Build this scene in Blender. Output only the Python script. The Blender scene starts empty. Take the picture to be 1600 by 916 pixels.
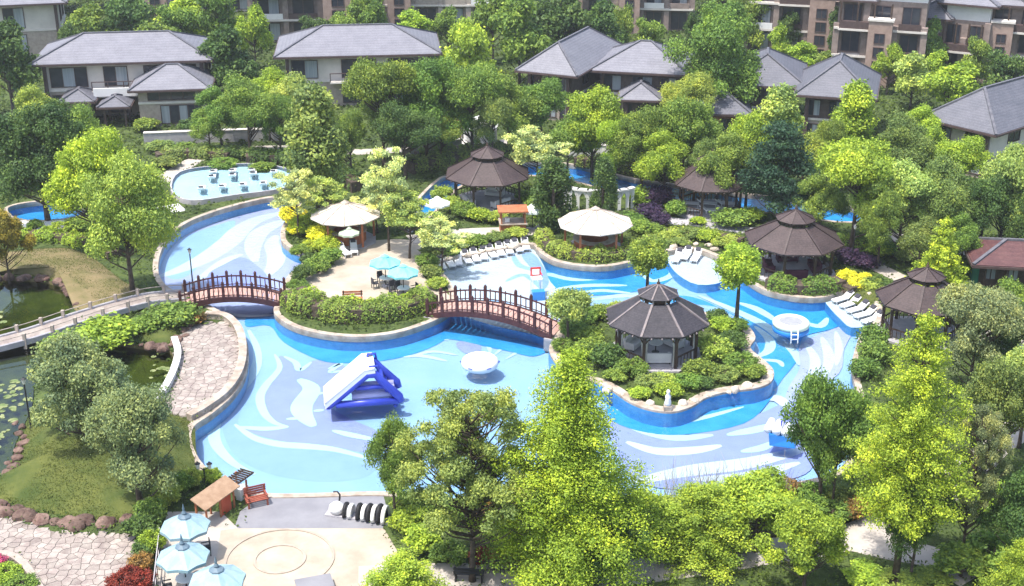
import bpy, bmesh, math, random
import numpy as np
from mathutils import Vector, Matrix, noise as mnoise

# ------------------------------------------------------------------ camera, world, sun, exposure
SC = bpy.context.scene
COL = SC.collection
CAMH, FPX, PITCH = 41.0, 2077.0, math.radians(22.6)
cam_d = bpy.data.cameras.new('camera'); cam = bpy.data.objects.new('camera', cam_d); COL.objects.link(cam)
cam.location = (0, 0, CAMH); cam.rotation_euler = (math.pi/2 - PITCH, 0, 0)
cam_d.sensor_width = 36; cam_d.lens = FPX/1600*36; cam_d.clip_start = 0.5; cam_d.clip_end = 4000
SC.camera = cam
SUN_DIR = Vector((-0.32, -0.22, 1.0)).normalized()
world = bpy.data.worlds.new('World'); SC.world = world; world.use_nodes = True
wn = world.node_tree.nodes; wl = world.node_tree.links
sky = wn.new('ShaderNodeTexSky'); sky.sky_type = 'NISHITA'; sky.sun_disc = False
sky.sun_elevation = math.asin(SUN_DIR.z); sky.sun_rotation = math.atan2(SUN_DIR.x, SUN_DIR.y)
sky.air_density = 1.2; sky.dust_density = 3.0; sky.ozone_density = 1.0
wl.new(sky.outputs[0], wn['Background'].inputs[0]); wn['Background'].inputs[1].default_value = 0.15
sun_d = bpy.data.lights.new('sun', 'SUN'); sun = bpy.data.objects.new('sun', sun_d); COL.objects.link(sun)
sun_d.energy = 2.9; sun_d.angle = math.radians(1.0); sun_d.color = (1.0, 0.95, 0.86)
sun.rotation_euler = SUN_DIR.to_track_quat('Z', 'Y').to_euler(); sun.location = (0, 0, 120)
SC.view_settings.view_transform = 'Standard'; SC.view_settings.look = 'None'
SC.view_settings.exposure = 1.05; SC.view_settings.gamma = 1.0; SC.view_settings.use_curve_mapping = False
SC.render.engine = 'CYCLES'
SC.cycles.max_bounces = 6; SC.cycles.diffuse_bounces = 3; SC.cycles.glossy_bounces = 3
SC.cycles.transmission_bounces = 4; SC.cycles.transparent_max_bounces = 8
SC.cycles.caustics_reflective = False; SC.cycles.caustics_refractive = False

# ------------------------------------------------------------------ surveying: picture point -> place on a level plane
CT, ST = math.cos(PITCH), math.sin(PITCH)
def G(px, py, z=0.0):
    u = (px-800)/FPX; v = (py-458)/FPX
    d = Vector((u, CT - v*ST, -ST - v*CT)); t = (z-CAMH)/d.z
    return Vector((d.x*t, d.y*t, z))
def scale_at(p):                                  # pixels per metre at a place
    return FPX/(p.y*CT + (CAMH-p.z)*ST)
def z_at(y, py):                                  # height above a ground point at depth y that is seen on row py
    v = (py-458)/FPX
    return CAMH + y*(-ST - v*CT)/(CT - v*ST)
R = math.radians

# ------------------------------------------------------------------ materials
MATS = {}
def mat(name, col, rough=0.7, col2=None, scale=3.0, bump=0.0, bscale=None, spec=0.3, metal=0.0, detail=4.0, lo=0.35, hi=0.65, stretch=None, objvar=0.0):
    if name in MATS: return MATS[name]
    m = bpy.data.materials.new(name); m.use_nodes = True; nt = m.node_tree; n = nt.nodes; l = nt.links
    b = n['Principled BSDF']; b.inputs['Roughness'].default_value = rough
    b.inputs['Specular IOR Level'].default_value = spec; b.inputs['Metallic'].default_value = metal
    b.inputs['Base Color'].default_value = (*col, 1)
    geo = n.new('ShaderNodeNewGeometry'); vec = geo.outputs['Position']
    if stretch:
        mp = n.new('ShaderNodeMapping'); mp.inputs['Scale'].default_value = stretch; l.new(vec, mp.inputs[0]); vec = mp.outputs[0]
    out = None
    if col2:
        nz = n.new('ShaderNodeTexNoise'); nz.inputs['Scale'].default_value = scale; nz.inputs['Detail'].default_value = detail; nz.inputs['Roughness'].default_value = 0.62
        l.new(vec, nz.inputs['Vector'])
        rp = n.new('ShaderNodeValToRGB'); rp.color_ramp.elements[0].position = lo; rp.color_ramp.elements[1].position = hi
        rp.color_ramp.elements[0].color = (*col, 1); rp.color_ramp.elements[1].color = (*col2, 1)
        l.new(nz.outputs['Fac'], rp.inputs[0]); out = rp.outputs[0]
    if objvar:
        oi = n.new('ShaderNodeObjectInfo'); mr = n.new('ShaderNodeMapRange'); mr.inputs[3].default_value = 1-objvar; mr.inputs[4].default_value = 1+objvar
        l.new(oi.outputs['Random'], mr.inputs[0])
        hs = n.new('ShaderNodeHueSaturation'); l.new(mr.outputs[0], hs.inputs['Value'])
        if out: l.new(out, hs.inputs['Color'])
        else: hs.inputs['Color'].default_value = (*col, 1)
        out = hs.outputs[0]
    if out: l.new(out, b.inputs['Base Color'])
    if bump:
        nb = n.new('ShaderNodeTexNoise'); nb.inputs['Scale'].default_value = bscale or scale*4; nb.inputs['Detail'].default_value = 5; l.new(vec, nb.inputs['Vector'])
        bp = n.new('ShaderNodeBump'); bp.inputs['Strength'].default_value = bump; bp.inputs['Distance'].default_value = 0.05
        l.new(nb.outputs['Fac'], bp.inputs['Height']); l.new(bp.outputs[0], b.inputs['Normal'])
    MATS[name] = m; return m

def roof_mat(name, c1, c2, pitch=0.32):
    """tile courses: level bands by height with a slight wobble, weathered blotches"""
    m = bpy.data.materials.new(name); m.use_nodes = True; nt = m.node_tree; n = nt.nodes; l = nt.links
    b = n['Principled BSDF']; b.inputs['Roughness'].default_value = 0.62; b.inputs['Specular IOR Level'].default_value = 0.4
    geo = n.new('ShaderNodeNewGeometry')
    nz = n.new('ShaderNodeTexNoise'); nz.inputs['Scale'].default_value = 0.7; nz.inputs['Detail'].default_value = 6; nz.inputs['Roughness'].default_value = 0.7; l.new(geo.outputs['Position'], nz.inputs['Vector'])
    n2 = n.new('ShaderNodeTexNoise'); n2.inputs['Scale'].default_value = 7; n2.inputs['Detail'].default_value = 2; l.new(geo.outputs['Position'], n2.inputs['Vector'])
    add = n.new('ShaderNodeMath'); add.operation = 'ADD'; l.new(nz.outputs['Fac'], add.inputs[0]); l.new(n2.outputs['Fac'], add.inputs[1])
    rp = n.new('ShaderNodeValToRGB'); rp.color_ramp.elements[0].position = 0.75; rp.color_ramp.elements[1].position = 1.25
    h = n.new('ShaderNodeMath'); h.operation = 'MULTIPLY'; h.inputs[1].default_value = 1.0; l.new(add.outputs[0], h.inputs[0])
    mr = n.new('ShaderNodeMapRange'); mr.inputs[1].default_value = 0.7; mr.inputs[2].default_value = 1.3; l.new(h.outputs[0], mr.inputs[0])
    rp.color_ramp.elements[0].position = 0.1; rp.color_ramp.elements[1].position = 0.9
    rp.color_ramp.elements[0].color = (*c1, 1); rp.color_ramp.elements[1].color = (*c2, 1)
    l.new(mr.outputs[0], rp.inputs[0])
    wv = n.new('ShaderNodeTexWave'); wv.bands_direction = 'Z'; wv.wave_profile = 'SAW'; wv.inputs['Scale'].default_value = 1/pitch*0.5; wv.inputs['Distortion'].default_value = 0.15
    l.new(geo.outputs['Position'], wv.inputs['Vector'])
    mw = n.new('ShaderNodeMapRange'); mw.inputs[3].default_value = .86; mw.inputs[4].default_value = 1.08; l.new(wv.outputs['Fac'], mw.inputs[0])
    mm = n.new('ShaderNodeHueSaturation'); l.new(rp.outputs[0], mm.inputs['Color']); l.new(mw.outputs[0], mm.inputs['Value']); l.new(mm.outputs[0], b.inputs['Base Color'])
    bp = n.new('ShaderNodeBump'); bp.inputs['Strength'].default_value = 0.8; bp.inputs['Distance'].default_value = 0.06
    l.new(wv.outputs['Fac'], bp.inputs['Height']); l.new(bp.outputs[0], b.inputs['Normal'])
    MATS[name] = m; return m

def leaf_mat():
    m = bpy.data.materials.new('leaf'); m.use_nodes = True; nt = m.node_tree; n = nt.nodes; l = nt.links
    b = n['Principled BSDF']; b.inputs['Roughness'].default_value = 0.55; b.inputs['Specular IOR Level'].default_value = 0.25
    oi = n.new('ShaderNodeObjectInfo'); at = n.new('ShaderNodeAttribute'); at.attribute_name = 'tint'
    # tint 0..1: old leaves (deeper, bluer) to young leaves (lighter, yellower)
    rp = n.new('ShaderNodeValToRGB'); e = rp.color_ramp.elements
    e[0].position = 0.0; e[0].color = (0.42, 0.52, 0.60, 1); e[1].position = 1.0; e[1].color = (1.75, 1.55, 1.0, 1)
    mid = e.new(0.5); mid.color = (0.95, 1.0, 0.9, 1)
    l.new(at.outputs['Fac'], rp.inputs[0])
    mx = n.new('ShaderNodeMix'); mx.data_type = 'RGBA'; mx.blend_type = 'MULTIPLY'; mx.inputs[0].default_value = 1.0
    l.new(oi.outputs['Color'], mx.inputs[6]); l.new(rp.outputs[0], mx.inputs[7])
    l.new(mx.outputs[2], b.inputs['Base Color'])
    tr = n.new('ShaderNodeBsdfTranslucent'); l.new(mx.outputs[2], tr.inputs[0])
    ms = n.new('ShaderNodeMixShader'); ms.inputs[0].default_value = 0.30
    l.new(b.outputs[0], ms.inputs[1]); l.new(tr.outputs[0], ms.inputs[2])
    l.new(ms.outputs[0], n['Material Output'].inputs[0]); MATS['leaf'] = m; return m
LEAF = leaf_mat()

def water_mat(name, tint, rough=0.03, wave=0.25, wscale=1.2, ior=1.37):
    m = bpy.data.materials.new(name); m.use_nodes = True; nt = m.node_tree; n = nt.nodes; l = nt.links
    n.remove(n['Principled BSDF'])
    tp = n.new('ShaderNodeBsdfTransparent'); tp.inputs[0].default_value = (*tint, 1)
    gl = n.new('ShaderNodeBsdfGlossy'); gl.inputs['Roughness'].default_value = rough; gl.inputs[0].default_value = (1, 1, 1, 1)
    fr = n.new('ShaderNodeFresnel'); fr.inputs[0].default_value = ior
    geo = n.new('ShaderNodeNewGeometry')
    nz = n.new('ShaderNodeTexNoise'); nz.inputs['Scale'].default_value = wscale; nz.inputs['Detail'].default_value = 3; l.new(geo.outputs['Position'], nz.inputs['Vector'])
    bp = n.new('ShaderNodeBump'); bp.inputs['Strength'].default_value = wave; bp.inputs['Distance'].default_value = 0.1; l.new(nz.outputs['Fac'], bp.inputs['Height'])
    l.new(bp.outputs[0], gl.inputs['Normal']); l.new(bp.outputs[0], fr.inputs['Normal'])
    ms = n.new('ShaderNodeMixShader'); l.new(fr.outputs[0], ms.inputs[0]); l.new(tp.outputs[0], ms.inputs[1]); l.new(gl.outputs[0], ms.inputs[2])
    l.new(ms.outputs[0], n['Material Output'].inputs[0]); MATS[name] = m; return m

M_ground = mat('planting_soil', (0.035, 0.055, 0.018), 0.95, (0.085, 0.12, 0.03), 0.55, 0.6, 6)
M_lawn = mat('lawn', (0.05, 0.075, 0.016), 0.95, (0.11, 0.125, 0.03), 0.5, 0.6, 9)
M_drylawn = mat('dry_bank', (0.13, 0.12, 0.045), 0.95, (0.22, 0.17, 0.09), 0.6, 0.6, 9)
M_plaza = mat('beige_paving', (0.34, 0.29, 0.23), 0.8, (0.46, 0.40, 0.33), 0.45, 0.15, 14)
M_path = mat('pale_path', (0.38, 0.34, 0.30), 0.85, (0.48, 0.44, 0.40), 0.8, 0.2, 12)
M_inlay = mat('inlay_stone', (0.345, 0.29, 0.24), 0.8, (0.43, 0.37, 0.31), 1.5)
M_greyramp = mat('grey_ramp', (0.20, 0.20, 0.225), 0.75, (0.245, 0.245, 0.27), 0.7, 0.1, 12)
M_coping = mat('coping_stone', (0.29, 0.235, 0.19), 0.75, (0.50, 0.43, 0.365), 1.3, 0.2, 12)
M_white = mat('white_render', (0.78, 0.77, 0.75), 0.7, (0.70, 0.69, 0.68), 0.8)
M_whitep = mat('white_plastic', (0.8, 0.8, 0.8), 0.4)
M_tile = mat('azure_tile', (0.04, 0.25, 0.56), 0.35, (0.07, 0.32, 0.62), 2.0, 0.05, 20)
M_floor = mat('pool_floor_tile', (0.235, 0.40, 0.63), 0.5, (0.28, 0.45, 0.67), 0.25)
M_peri = mat('mosaic_periwinkle', (0.235, 0.285, 0.60), 0.5, (0.27, 0.32, 0.63), 0.4)
M_mid = mat('mosaic_sky_blue', (0.215, 0.35, 0.62), 0.5, (0.245, 0.39, 0.64), 0.4)
M_pale = mat('mosaic_pale_cyan', (0.40, 0.60, 0.71), 0.5, (0.44, 0.64, 0.73), 0.4)
M_azure = mat('mosaic_and_reflection_azure', (0.015, 0.24, 0.62), 0.45, (0.035, 0.31, 0.67), 0.5)  # azure mosaic, also the colour of reflections painted on the pool floor
M_lav = mat('mosaic_lavender', (0.33, 0.37, 0.60), 0.5, (0.38, 0.415, 0.63), 0.4)
M_mosw = mat('mosaic_white', (0.48, 0.56, 0.66), 0.5, (0.53, 0.60, 0.68), 0.5)
M_water = water_mat('pool_water', (0.92, 0.972, 1.0), 0.02, 0.5, 2.4)
M_pondw = water_mat('pond_water', (0.55, 0.62, 0.45), 0.02, 0.05, 0.9, 1.6)
M_pondbed = mat('pond_bed', (0.05, 0.07, 0.02), 0.9, (0.12, 0.14, 0.03), 0.5)
M_bark = mat('bark', (0.055, 0.04, 0.03), 0.9, (0.12, 0.09, 0.07), 3.0, 0.5, 12)
M_rock = mat('rock', (0.08, 0.045, 0.038), 0.9, (0.20, 0.135, 0.11), 1.8, 0.8, 5, objvar=0.35)
M_palerock = mat('pale_rock', (0.38, 0.32, 0.26), 0.9, (0.55, 0.48, 0.40), 1.8, 0.6, 5, objvar=0.2)
M_flag = mat('flagstone', (0.25, 0.205, 0.19), 0.85, (0.38, 0.335, 0.30), 1.3, 0.35, 9, objvar=0.16)
M_joint = mat('mortar', (0.20, 0.17, 0.15), 0.9, (0.25, 0.215, 0.19), 3.0)
M_redwood = mat('dark_red_timber', (0.048, 0.018, 0.022), 0.55, (0.085, 0.032, 0.034), 4.0, 0.2, 14)
M_deck = mat('bridge_decking', (0.42, 0.25, 0.21), 0.7, (0.52, 0.33, 0.29), 2.0, 0.2, 10)
M_timber = mat('dark_timber', (0.045, 0.03, 0.025), 0.6, (0.09, 0.06, 0.045), 3.0, 0.2, 12)
M_orangew = mat('orange_timber', (0.34, 0.11, 0.05), 0.6, (0.44, 0.17, 0.08), 3.0, 0.2, 12)
M_redpanel = mat('red_panel', (0.42, 0.07, 0.035), 0.55, (0.50, 0.11, 0.06), 2.0)
M_shingB = roof_mat('brown_shingle', (0.046, 0.031, 0.032), (0.090, 0.063, 0.062), 0.16)
M_shingG = roof_mat('charcoal_shingle', (0.028, 0.026, 0.034), (0.062, 0.055, 0.065), 0.16)
M_ridgeG = mat('grey_ridge', (0.16, 0.14, 0.15), 0.6, (0.24, 0.20, 0.19), 3.0)
M_thatch = mat('beige_canopy', (0.56, 0.50, 0.42), 0.8, (0.72, 0.66, 0.58), 1.3, 0.4, 10)
M_tileL = roof_mat('light_grey_tile', (0.15, 0.15, 0.18), (0.22, 0.22, 0.255))
M_tileD = roof_mat('dark_grey_tile', (0.095, 0.10, 0.125), (0.15, 0.15, 0.18))
M_ridge = mat('dark_ridge', (0.09, 0.09, 0.11), 0.6, (0.15, 0.15, 0.17), 2.0)
M_glass = mat('dark_glass', (0.025, 0.03, 0.045), 0.12, (0.05, 0.055, 0.07), 0.8, spec=0.5)
M_curtain = mat('curtained_glass', (0.24, 0.28, 0.32), 0.25, (0.40, 0.43, 0.46), 1.2, spec=0.5, stretch=(3, 3, 0.1))
M_wallW = mat('cream_wall', (0.66, 0.60, 0.55), 0.85, (0.56, 0.51, 0.47), 0.6, 0.15, 12)
M_wallT = mat('taupe_stone_wall', (0.32, 0.27, 0.24), 0.85, (0.42, 0.36, 0.31), 2.5, 0.4, 9)
M_wallP = mat('pink_stone_wall', (0.21, 0.165, 0.15), 0.85, (0.30, 0.235, 0.21), 1.5, 0.3, 9)
M_frame = mat('brown_frame', (0.07, 0.045, 0.045), 0.5, (0.10, 0.07, 0.065), 3.0)
M_band = mat('pale_band', (0.58, 0.54, 0.50), 0.8, (0.66, 0.62, 0.58), 1.0)
M_teal = mat('teal_fabric', (0.16, 0.52, 0.60), 0.8, (0.24, 0.62, 0.68), 1.2, 0.1, 10)
M_greyblue = mat('grey_blue_canopy', (0.23, 0.36, 0.43), 0.6, (0.31, 0.43, 0.49), 1.2, objvar=0.08)
M_slate = mat('slate_cap', (0.09, 0.14, 0.19), 0.5, (0.14, 0.20, 0.25), 2.0)
M_greenfab = mat('green_fabric', (0.42, 0.52, 0.38), 0.8, (0.52, 0.60, 0.46), 1.5)
M_palefab = mat('pale_fabric', (0.66, 0.74, 0.68), 0.8, (0.74, 0.78, 0.72), 1.5)
M_pvcblue = mat('blue_vinyl', (0.025, 0.045, 0.42), 0.35, (0.04, 0.07, 0.50), 1.0, spec=0.5)
M_pvcwhite = mat('white_vinyl', (0.80, 0.80, 0.82), 0.35, (0.76, 0.77, 0.80), 1.0, spec=0.5)
M_pvclilac = mat('lilac_vinyl', (0.42, 0.42, 0.68), 0.4)
M_pvccyan = mat('sky_blue_vinyl', (0.03, 0.24, 0.66), 0.35, spec=0.5)
M_pvcgreen = mat('pale_green_vinyl', (0.66, 0.76, 0.62), 0.4)
M_mesh = mat('grey_mesh', (0.25, 0.26, 0.29), 0.8, (0.32, 0.33, 0.36), 3.0)
M_black = mat('black_metal', (0.018, 0.018, 0.022), 0.45, spec=0.5)
M_darkgrey = mat('charcoal_cushion', (0.05, 0.05, 0.065), 0.8)
M_red = mat('red_paint', (0.55, 0.05, 0.04), 0.5)
M_greenwall = mat('green_panel', (0.02, 0.16, 0.11), 0.6, (0.03, 0.20, 0.14), 2.0)
M_maroon = roof_mat('maroon_roof', (0.075, 0.03, 0.034), (0.125, 0.058, 0.056), 0.3)
M_lamp = mat('lamp_glass', (0.75, 0.74, 0.68), 0.3)
M_greystone = mat('grey_stone', (0.34, 0.33, 0.36), 0.85, (0.44, 0.42, 0.44), 1.8, 0.3, 8)
M_blackrub = mat('black_rubber', (0.015, 0.015, 0.018), 0.6)

# ------------------------------------------------------------------ mesh helpers
class MB:
    def __init__(s): s.v = []; s.f = []
    def add(s, vs, fs):
        o = len(s.v); s.v += [tuple(p) for p in vs]; s.f += [tuple(i+o for i in f) for f in fs]; return s
    def box(s, x0, y0, z0, x1, y1, z1, rz=0, c=None):
        vs = [(x0,y0,z0),(x1,y0,z0),(x1,y1,z0),(x0,y1,z0),(x0,y0,z1),(x1,y0,z1),(x1,y1,z1),(x0,y1,z1)]
        if rz:
            ca, sa = math.cos(rz), math.sin(rz); cx, cy = c or ((x0+x1)/2, (y0+y1)/2)
            vs = [((x-cx)*ca-(y-cy)*sa+cx, (x-cx)*sa+(y-cy)*ca+cy, z) for x,y,z in vs]
        return s.add(vs, [(0,3,2,1),(4,5,6,7),(0,1,5,4),(1,2,6,5),(2,3,7,6),(3,0,4,7)])
    def bar(s, a, b, w, h=None, up=(0,0,1)):
        a = Vector(a); b = Vector(b); h = h or w; d = (b-a).normalized(); u = Vector(up)
        if abs(d.dot(u)) > 0.98: u = Vector((1,0,0))
        sd = d.cross(u).normalized(); u = sd.cross(d).normalized(); vs = []
        for p in (a, b):
            for q, t in ((-1,-1),(1,-1),(1,1),(-1,1)): vs.append(p + sd*q*w/2 + u*t*h/2)
        return s.add(vs, [(3,2,1,0),(4,5,6,7),(0,1,5,4),(1,2,6,5),(2,3,7,6),(3,0,4,7)])
    def tube(s, pts, rad, n=6, cap=True, closed=False):
        pts = [Vector(p) for p in pts]; k = len(pts); rads = rad if isinstance(rad, (list, tuple)) else [rad]*k
        o = len(s.v); prev = None
        for i, p in enumerate(pts):
            if closed: d = pts[(i+1) % k] - pts[i-1]
            else: d = pts[min(i+1, k-1)] - pts[max(i-1, 0)]
            d.normalize()
            if prev is None:
                a = Vector((0,0,1)) if abs(d.z) < 0.9 else Vector((1,0,0)); u = d.cross(a).normalized()
            else: u = (prev - d*prev.dot(d)).normalized()
            prev = u; w = d.cross(u)
            for j in range(n):
                t = 2*math.pi*j/n; s.v.append(tuple(p + (u*math.cos(t) + w*math.sin(t))*rads[i]))
        for i in range(k if closed else k-1):
            for j in range(n):
                a = o+i*n+j; b = o+i*n+(j+1) % n; c = o+((i+1) % k)*n+(j+1) % n; e = o+((i+1) % k)*n+j; s.f.append((a,b,c,e))
        if cap and not closed:
            s.f.append(tuple(o+j for j in reversed(range(n)))); s.f.append(tuple(o+(k-1)*n+j for j in range(n)))
        return s
    def lathe(s, prof, n=16, ctr=(0,0,0), ph=0.0):
        o = len(s.v); cx, cy, cz = ctr
        for r, z in prof:
            for j in range(n):
                t = 2*math.pi*j/n+ph; s.v.append((cx+r*math.cos(t), cy+r*math.sin(t), cz+z))
        for i in range(len(prof)-1):
            for j in range(n): s.f.append((o+i*n+j, o+i*n+(j+1) % n, o+(i+1)*n+(j+1) % n, o+(i+1)*n+j))
        s.f.append(tuple(o+j for j in reversed(range(n)))); s.f.append(tuple(o+(len(prof)-1)*n+j for j in range(n)))
        return s
    def prism(s, poly, z0, z1):
        k = len(poly); vs = [(p[0],p[1],z0) for p in poly] + [(p[0],p[1],z1) for p in poly]
        if area(poly) < 0: vs = vs[:k][::-1] + vs[k:][::-1]
        fs = [tuple(reversed(range(k))), tuple(range(k, 2*k))] + [(i,(i+1) % k,(i+1) % k+k,i+k) for i in range(k)]
        return s.add(vs, fs)
    def mesh(s, name, m=None, smooth=False):
        me = bpy.data.meshes.new(name); me.from_pydata(s.v, [], s.f); me.update()
        if m: me.materials.append(m)
        if smooth: me.polygons.foreach_set('use_smooth', [True]*len(me.polygons))
        return me
    def build(s, name, m, parent=None, smooth=False, loc=None):
        o = bpy.data.objects.new(name, s.mesh(name, m, smooth)); COL.objects.link(o)
        if parent: o.parent = parent
        if loc: o.location = loc
        return o
def area(p): return 0.5*sum(p[i][0]*p[(i+1) % len(p)][1]-p[(i+1) % len(p)][0]*p[i][1] for i in range(len(p)))
def link(name, me, parent=None, loc=None, rot=None, scl=None):
    o = bpy.data.objects.new(name, me); COL.objects.link(o)
    if parent: o.parent = parent
    if loc is not None: o.location = loc
    if rot is not None: o.rotation_euler = rot
    if scl is not None: o.scale = scl
    return o
def tag(o, label, cat, group=None):
    o['label'] = label; o['category'] = cat
    if group: o['group'] = group
    return o
def struct(o): o['kind'] = 'structure'; return o
def thing(name, loc, rz, label, cat, group=None):
    o = bpy.data.objects.new(name, None); COL.objects.link(o); o.location = loc; o.rotation_euler = (0,0,rz); o.empty_display_size = 0.3
    return tag(o, label, cat, group)
def copy_tree(o, parent=None):
    c = o.copy(); COL.objects.link(c); c.parent = parent
    for ch in o.children: copy_tree(ch, c)
    return c
def place(src, used, loc, rz=0.0, label=None, group=None, scl=None):
    o = src if not used else copy_tree(src); used.append(1)
    o.location = loc; o.rotation_euler = (0,0,rz)
    if scl: o.scale = scl
    if label: o['label'] = label
    if group: o['group'] = group
    return o
def cat_rom(pts, n=5, closed=True):
    pts = [Vector(p) for p in pts]; k = len(pts); out = []
    rng = range(k) if closed else range(k-1)
    for i in rng:
        if closed: a,b,c,d = pts[i-1], pts[i], pts[(i+1) % k], pts[(i+2) % k]
        else: a,b,c,d = pts[max(i-1,0)], pts[i], pts[i+1], pts[min(i+2,k-1)]
        for j in range(n):
            t = j/n; out.append(0.5*((2*b)+(c-a)*t+(2*a-5*b+4*c-d)*t*t+(3*b-a-3*c+d)*t**3))
    if not closed: out.append(pts[-1])
    return out
def survey(px, z=0.0): return [G(x, y, z) for x, y in px]
def offset(poly, d):                              # closed polygon, positive grows it
    k = len(poly); sgn = 1 if area(poly) > 0 else -1; out = []
    for i in range(k):
        t = poly[(i+1) % k]-poly[i-1]; t = Vector((t.x,t.y,0)).normalized(); out.append(poly[i]+Vector((t.y,-t.x,0))*d*sgn)
    return out
def ring(poly, din, dout, z0, z1):
    a = offset(poly, din); b = offset(poly, dout); k = len(poly); mb = MB()
    vs = [(p.x,p.y,z0) for p in a]+[(p.x,p.y,z1) for p in a]+[(p.x,p.y,z0) for p in b]+[(p.x,p.y,z1) for p in b]; fs = []
    for i in range(k):
        j = (i+1) % k; fs += [(i+k,j+k,j+3*k,i+3*k),(i,i+k,j+k,j),(i+2*k,j+2*k,j+3*k,i+3*k)]
    return mb.add(vs, fs)
def ribbon(pts, w, z0, z1):                       # an open path w wide
    k = len(pts); L = []; Rr = []
    for i in range(k):
        t = pts[min(i+1,k-1)]-pts[max(i-1,0)]; t = Vector((t.x,t.y,0)).normalized(); nn = Vector((-t.y,t.x,0))
        ww = w[i] if isinstance(w, (list,tuple)) else w
        L.append(pts[i]+nn*ww/2); Rr.append(pts[i]-nn*ww/2)
    vs = [(p.x,p.y,z0+(p.z)) for p in L]+[(p.x,p.y,z1+(p.z)) for p in L]+[(p.x,p.y,z0+p.z) for p in Rr]+[(p.x,p.y,z1+p.z) for p in Rr]; fs = []
    for i in range(k-1):
        j = i+1; fs += [(i+3*k,j+3*k,j+k,i+k),(i,i+k,j+k,j),(i+2*k,j+2*k,j+3*k,i+3*k)]
    fs += [(0,2*k,3*k,k),(k-1,2*k-1,4*k-1,3*k-1)]
    return MB().add(vs, fs)
def inside(poly, x, y):                           # vectorised point in polygon
    x = np.asarray(x); y = np.asarray(y); r = np.zeros(x.shape, bool); k = len(poly)
    for i in range(k):
        x0,y0 = poly[i][0],poly[i][1]; x1,y1 = poly[i-1][0],poly[i-1][1]
        c = ((y0 > y) != (y1 > y)); r ^= c & (x < (x1-x0)*(y-y0)/((y1-y0) if y1 != y0 else 1e-9)+x0)
    return r
def quadmesh(name, verts, m, tint=None, parent=None):
    """verts: (N,4,3) array of separate quads"""
    n = verts.shape[0]; me = bpy.data.meshes.new(name)
    me.vertices.add(n*4); me.vertices.foreach_set('co', verts.reshape(-1).astype(np.float32))
    me.loops.add(n*4); me.loops.foreach_set('vertex_index', np.arange(n*4, dtype=np.int32))
    me.polygons.add(n); me.polygons.foreach_set('loop_start', np.arange(0, n*4, 4, dtype=np.int32))
    me.update(calc_edges=True)
    if tint is not None:
        a = me.attributes.new('tint', 'FLOAT', 'FACE'); a.data.foreach_set('value', np.clip(tint, 0, 1).astype(np.float32))
    me.materials.append(m); return me

# ------------------------------------------------------------------ the ground and the waters
MAIN_PX = [(412,772),(360,757),(318,728),(300,695),(302,668),(330,648),(362,620),(382,588),(388,552),(380,522),(360,498),(338,484),(308,470),(278,458),(258,446),(247,425),(250,397),(264,372),(292,349),(337,331),(387,317),(430,309),(464,312),(456,333),(441,355),(440,376),(455,389),(477,399),(470,415),(452,430),(442,448),(436,468),(428,486),(440,501),(470,515),(520,525),(570,527),(620,521),(660,509),(692,495),(708,479),(710,458),(702,440),(690,425),(684,413),(720,402),(770,392),(828,382),(842,394),(865,408),(905,416),(950,417),(995,408),(1040,394),(1080,389),(1112,398),(1140,415),(1170,440),(1200,456),(1250,466),(1290,465),(1318,456),(1348,470),(1370,492),(1362,508),(1346,522),(1337,545),(1331,575),(1338,610),(1345,650),(1335,700),(1310,735),(1260,752),(1180,765),(1100,775),(1000,785),(900,790),(800,785),(700,780),(600,770),(500,772)]
ISLE_PX = [(868,528),(858,547),(872,572),(905,592),(935,600),(958,612),(985,630),(1015,641),(1050,645),(1080,637),(1105,622),(1140,613),(1180,608),(1204,598),(1208,580),(1192,563),(1172,545),(1180,528),(1166,508),(1148,500),(1115,492),(1065,482),(1010,477),(955,480),(915,482),(890,494),(873,511)]
WAVE_PX = [(270,304),(282,276),(340,266),(400,263),(448,271),(464,290),(436,302),(370,311),(300,320)]
BLUE_PX = [(12,326),(40,318),(80,315),(122,320),(126,336),(95,343),(50,345),(22,340)]
FARP_PX = [(-40,190),(0,186),(45,187),(52,196),(30,204),(-40,206)]
RIVER_PX = [(640,335),(668,298),(705,272),(780,258),(880,256),(945,270),(1000,282),(1080,292),(1160,303),(1240,312),(1300,318),(1345,331),(1352,344),(1310,347),(1250,338),(1160,328),(1080,315),(1000,304),(930,292),(870,277),(790,275),(725,288),(695,312),(668,340)]
POND_PX = [(-60,432),(10,434),(70,438),(106,452),(114,476),(104,500),(150,528),(215,540),(262,546),(272,566),(256,596),(225,614),(150,606),(64,592),(50,636),(36,668),(22,700),(12,738),(-60,748)]
main = cat_rom(survey(MAIN_PX), 4); isle = cat_rom(survey(ISLE_PX), 4); wave = cat_rom(survey(WAVE_PX), 4)
blue = cat_rom(survey(BLUE_PX), 4); farp = cat_rom(survey(FARP_PX), 3); river = cat_rom(survey(RIVER_PX), 3); pond = cat_rom(survey(POND_PX), 4)

bm = bmesh.new(); edges = []
def loop(pts, z=0.0):
    vs = [bm.verts.new((p[0],p[1],z)) for p in pts]
    for i in range(len(vs)): edges.append(bm.edges.new((vs[i-1], vs[i])))
loop([(-900,-60),(900,-60),(900,2500),(-900,2500)])
for pl in (main, wave, blue, farp, river, pond): loop(offset(pl, 0.05))
bmesh.ops.triangle_fill(bm, use_beauty=True, use_dissolve=False, edges=edges)
bmesh.ops.recalc_face_normals(bm, faces=bm.faces)
me = bpy.data.meshes.new('ground'); bm.to_mesh(me); bm.free(); me.materials.append(M_ground)
struct(link('ground', me))

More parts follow.
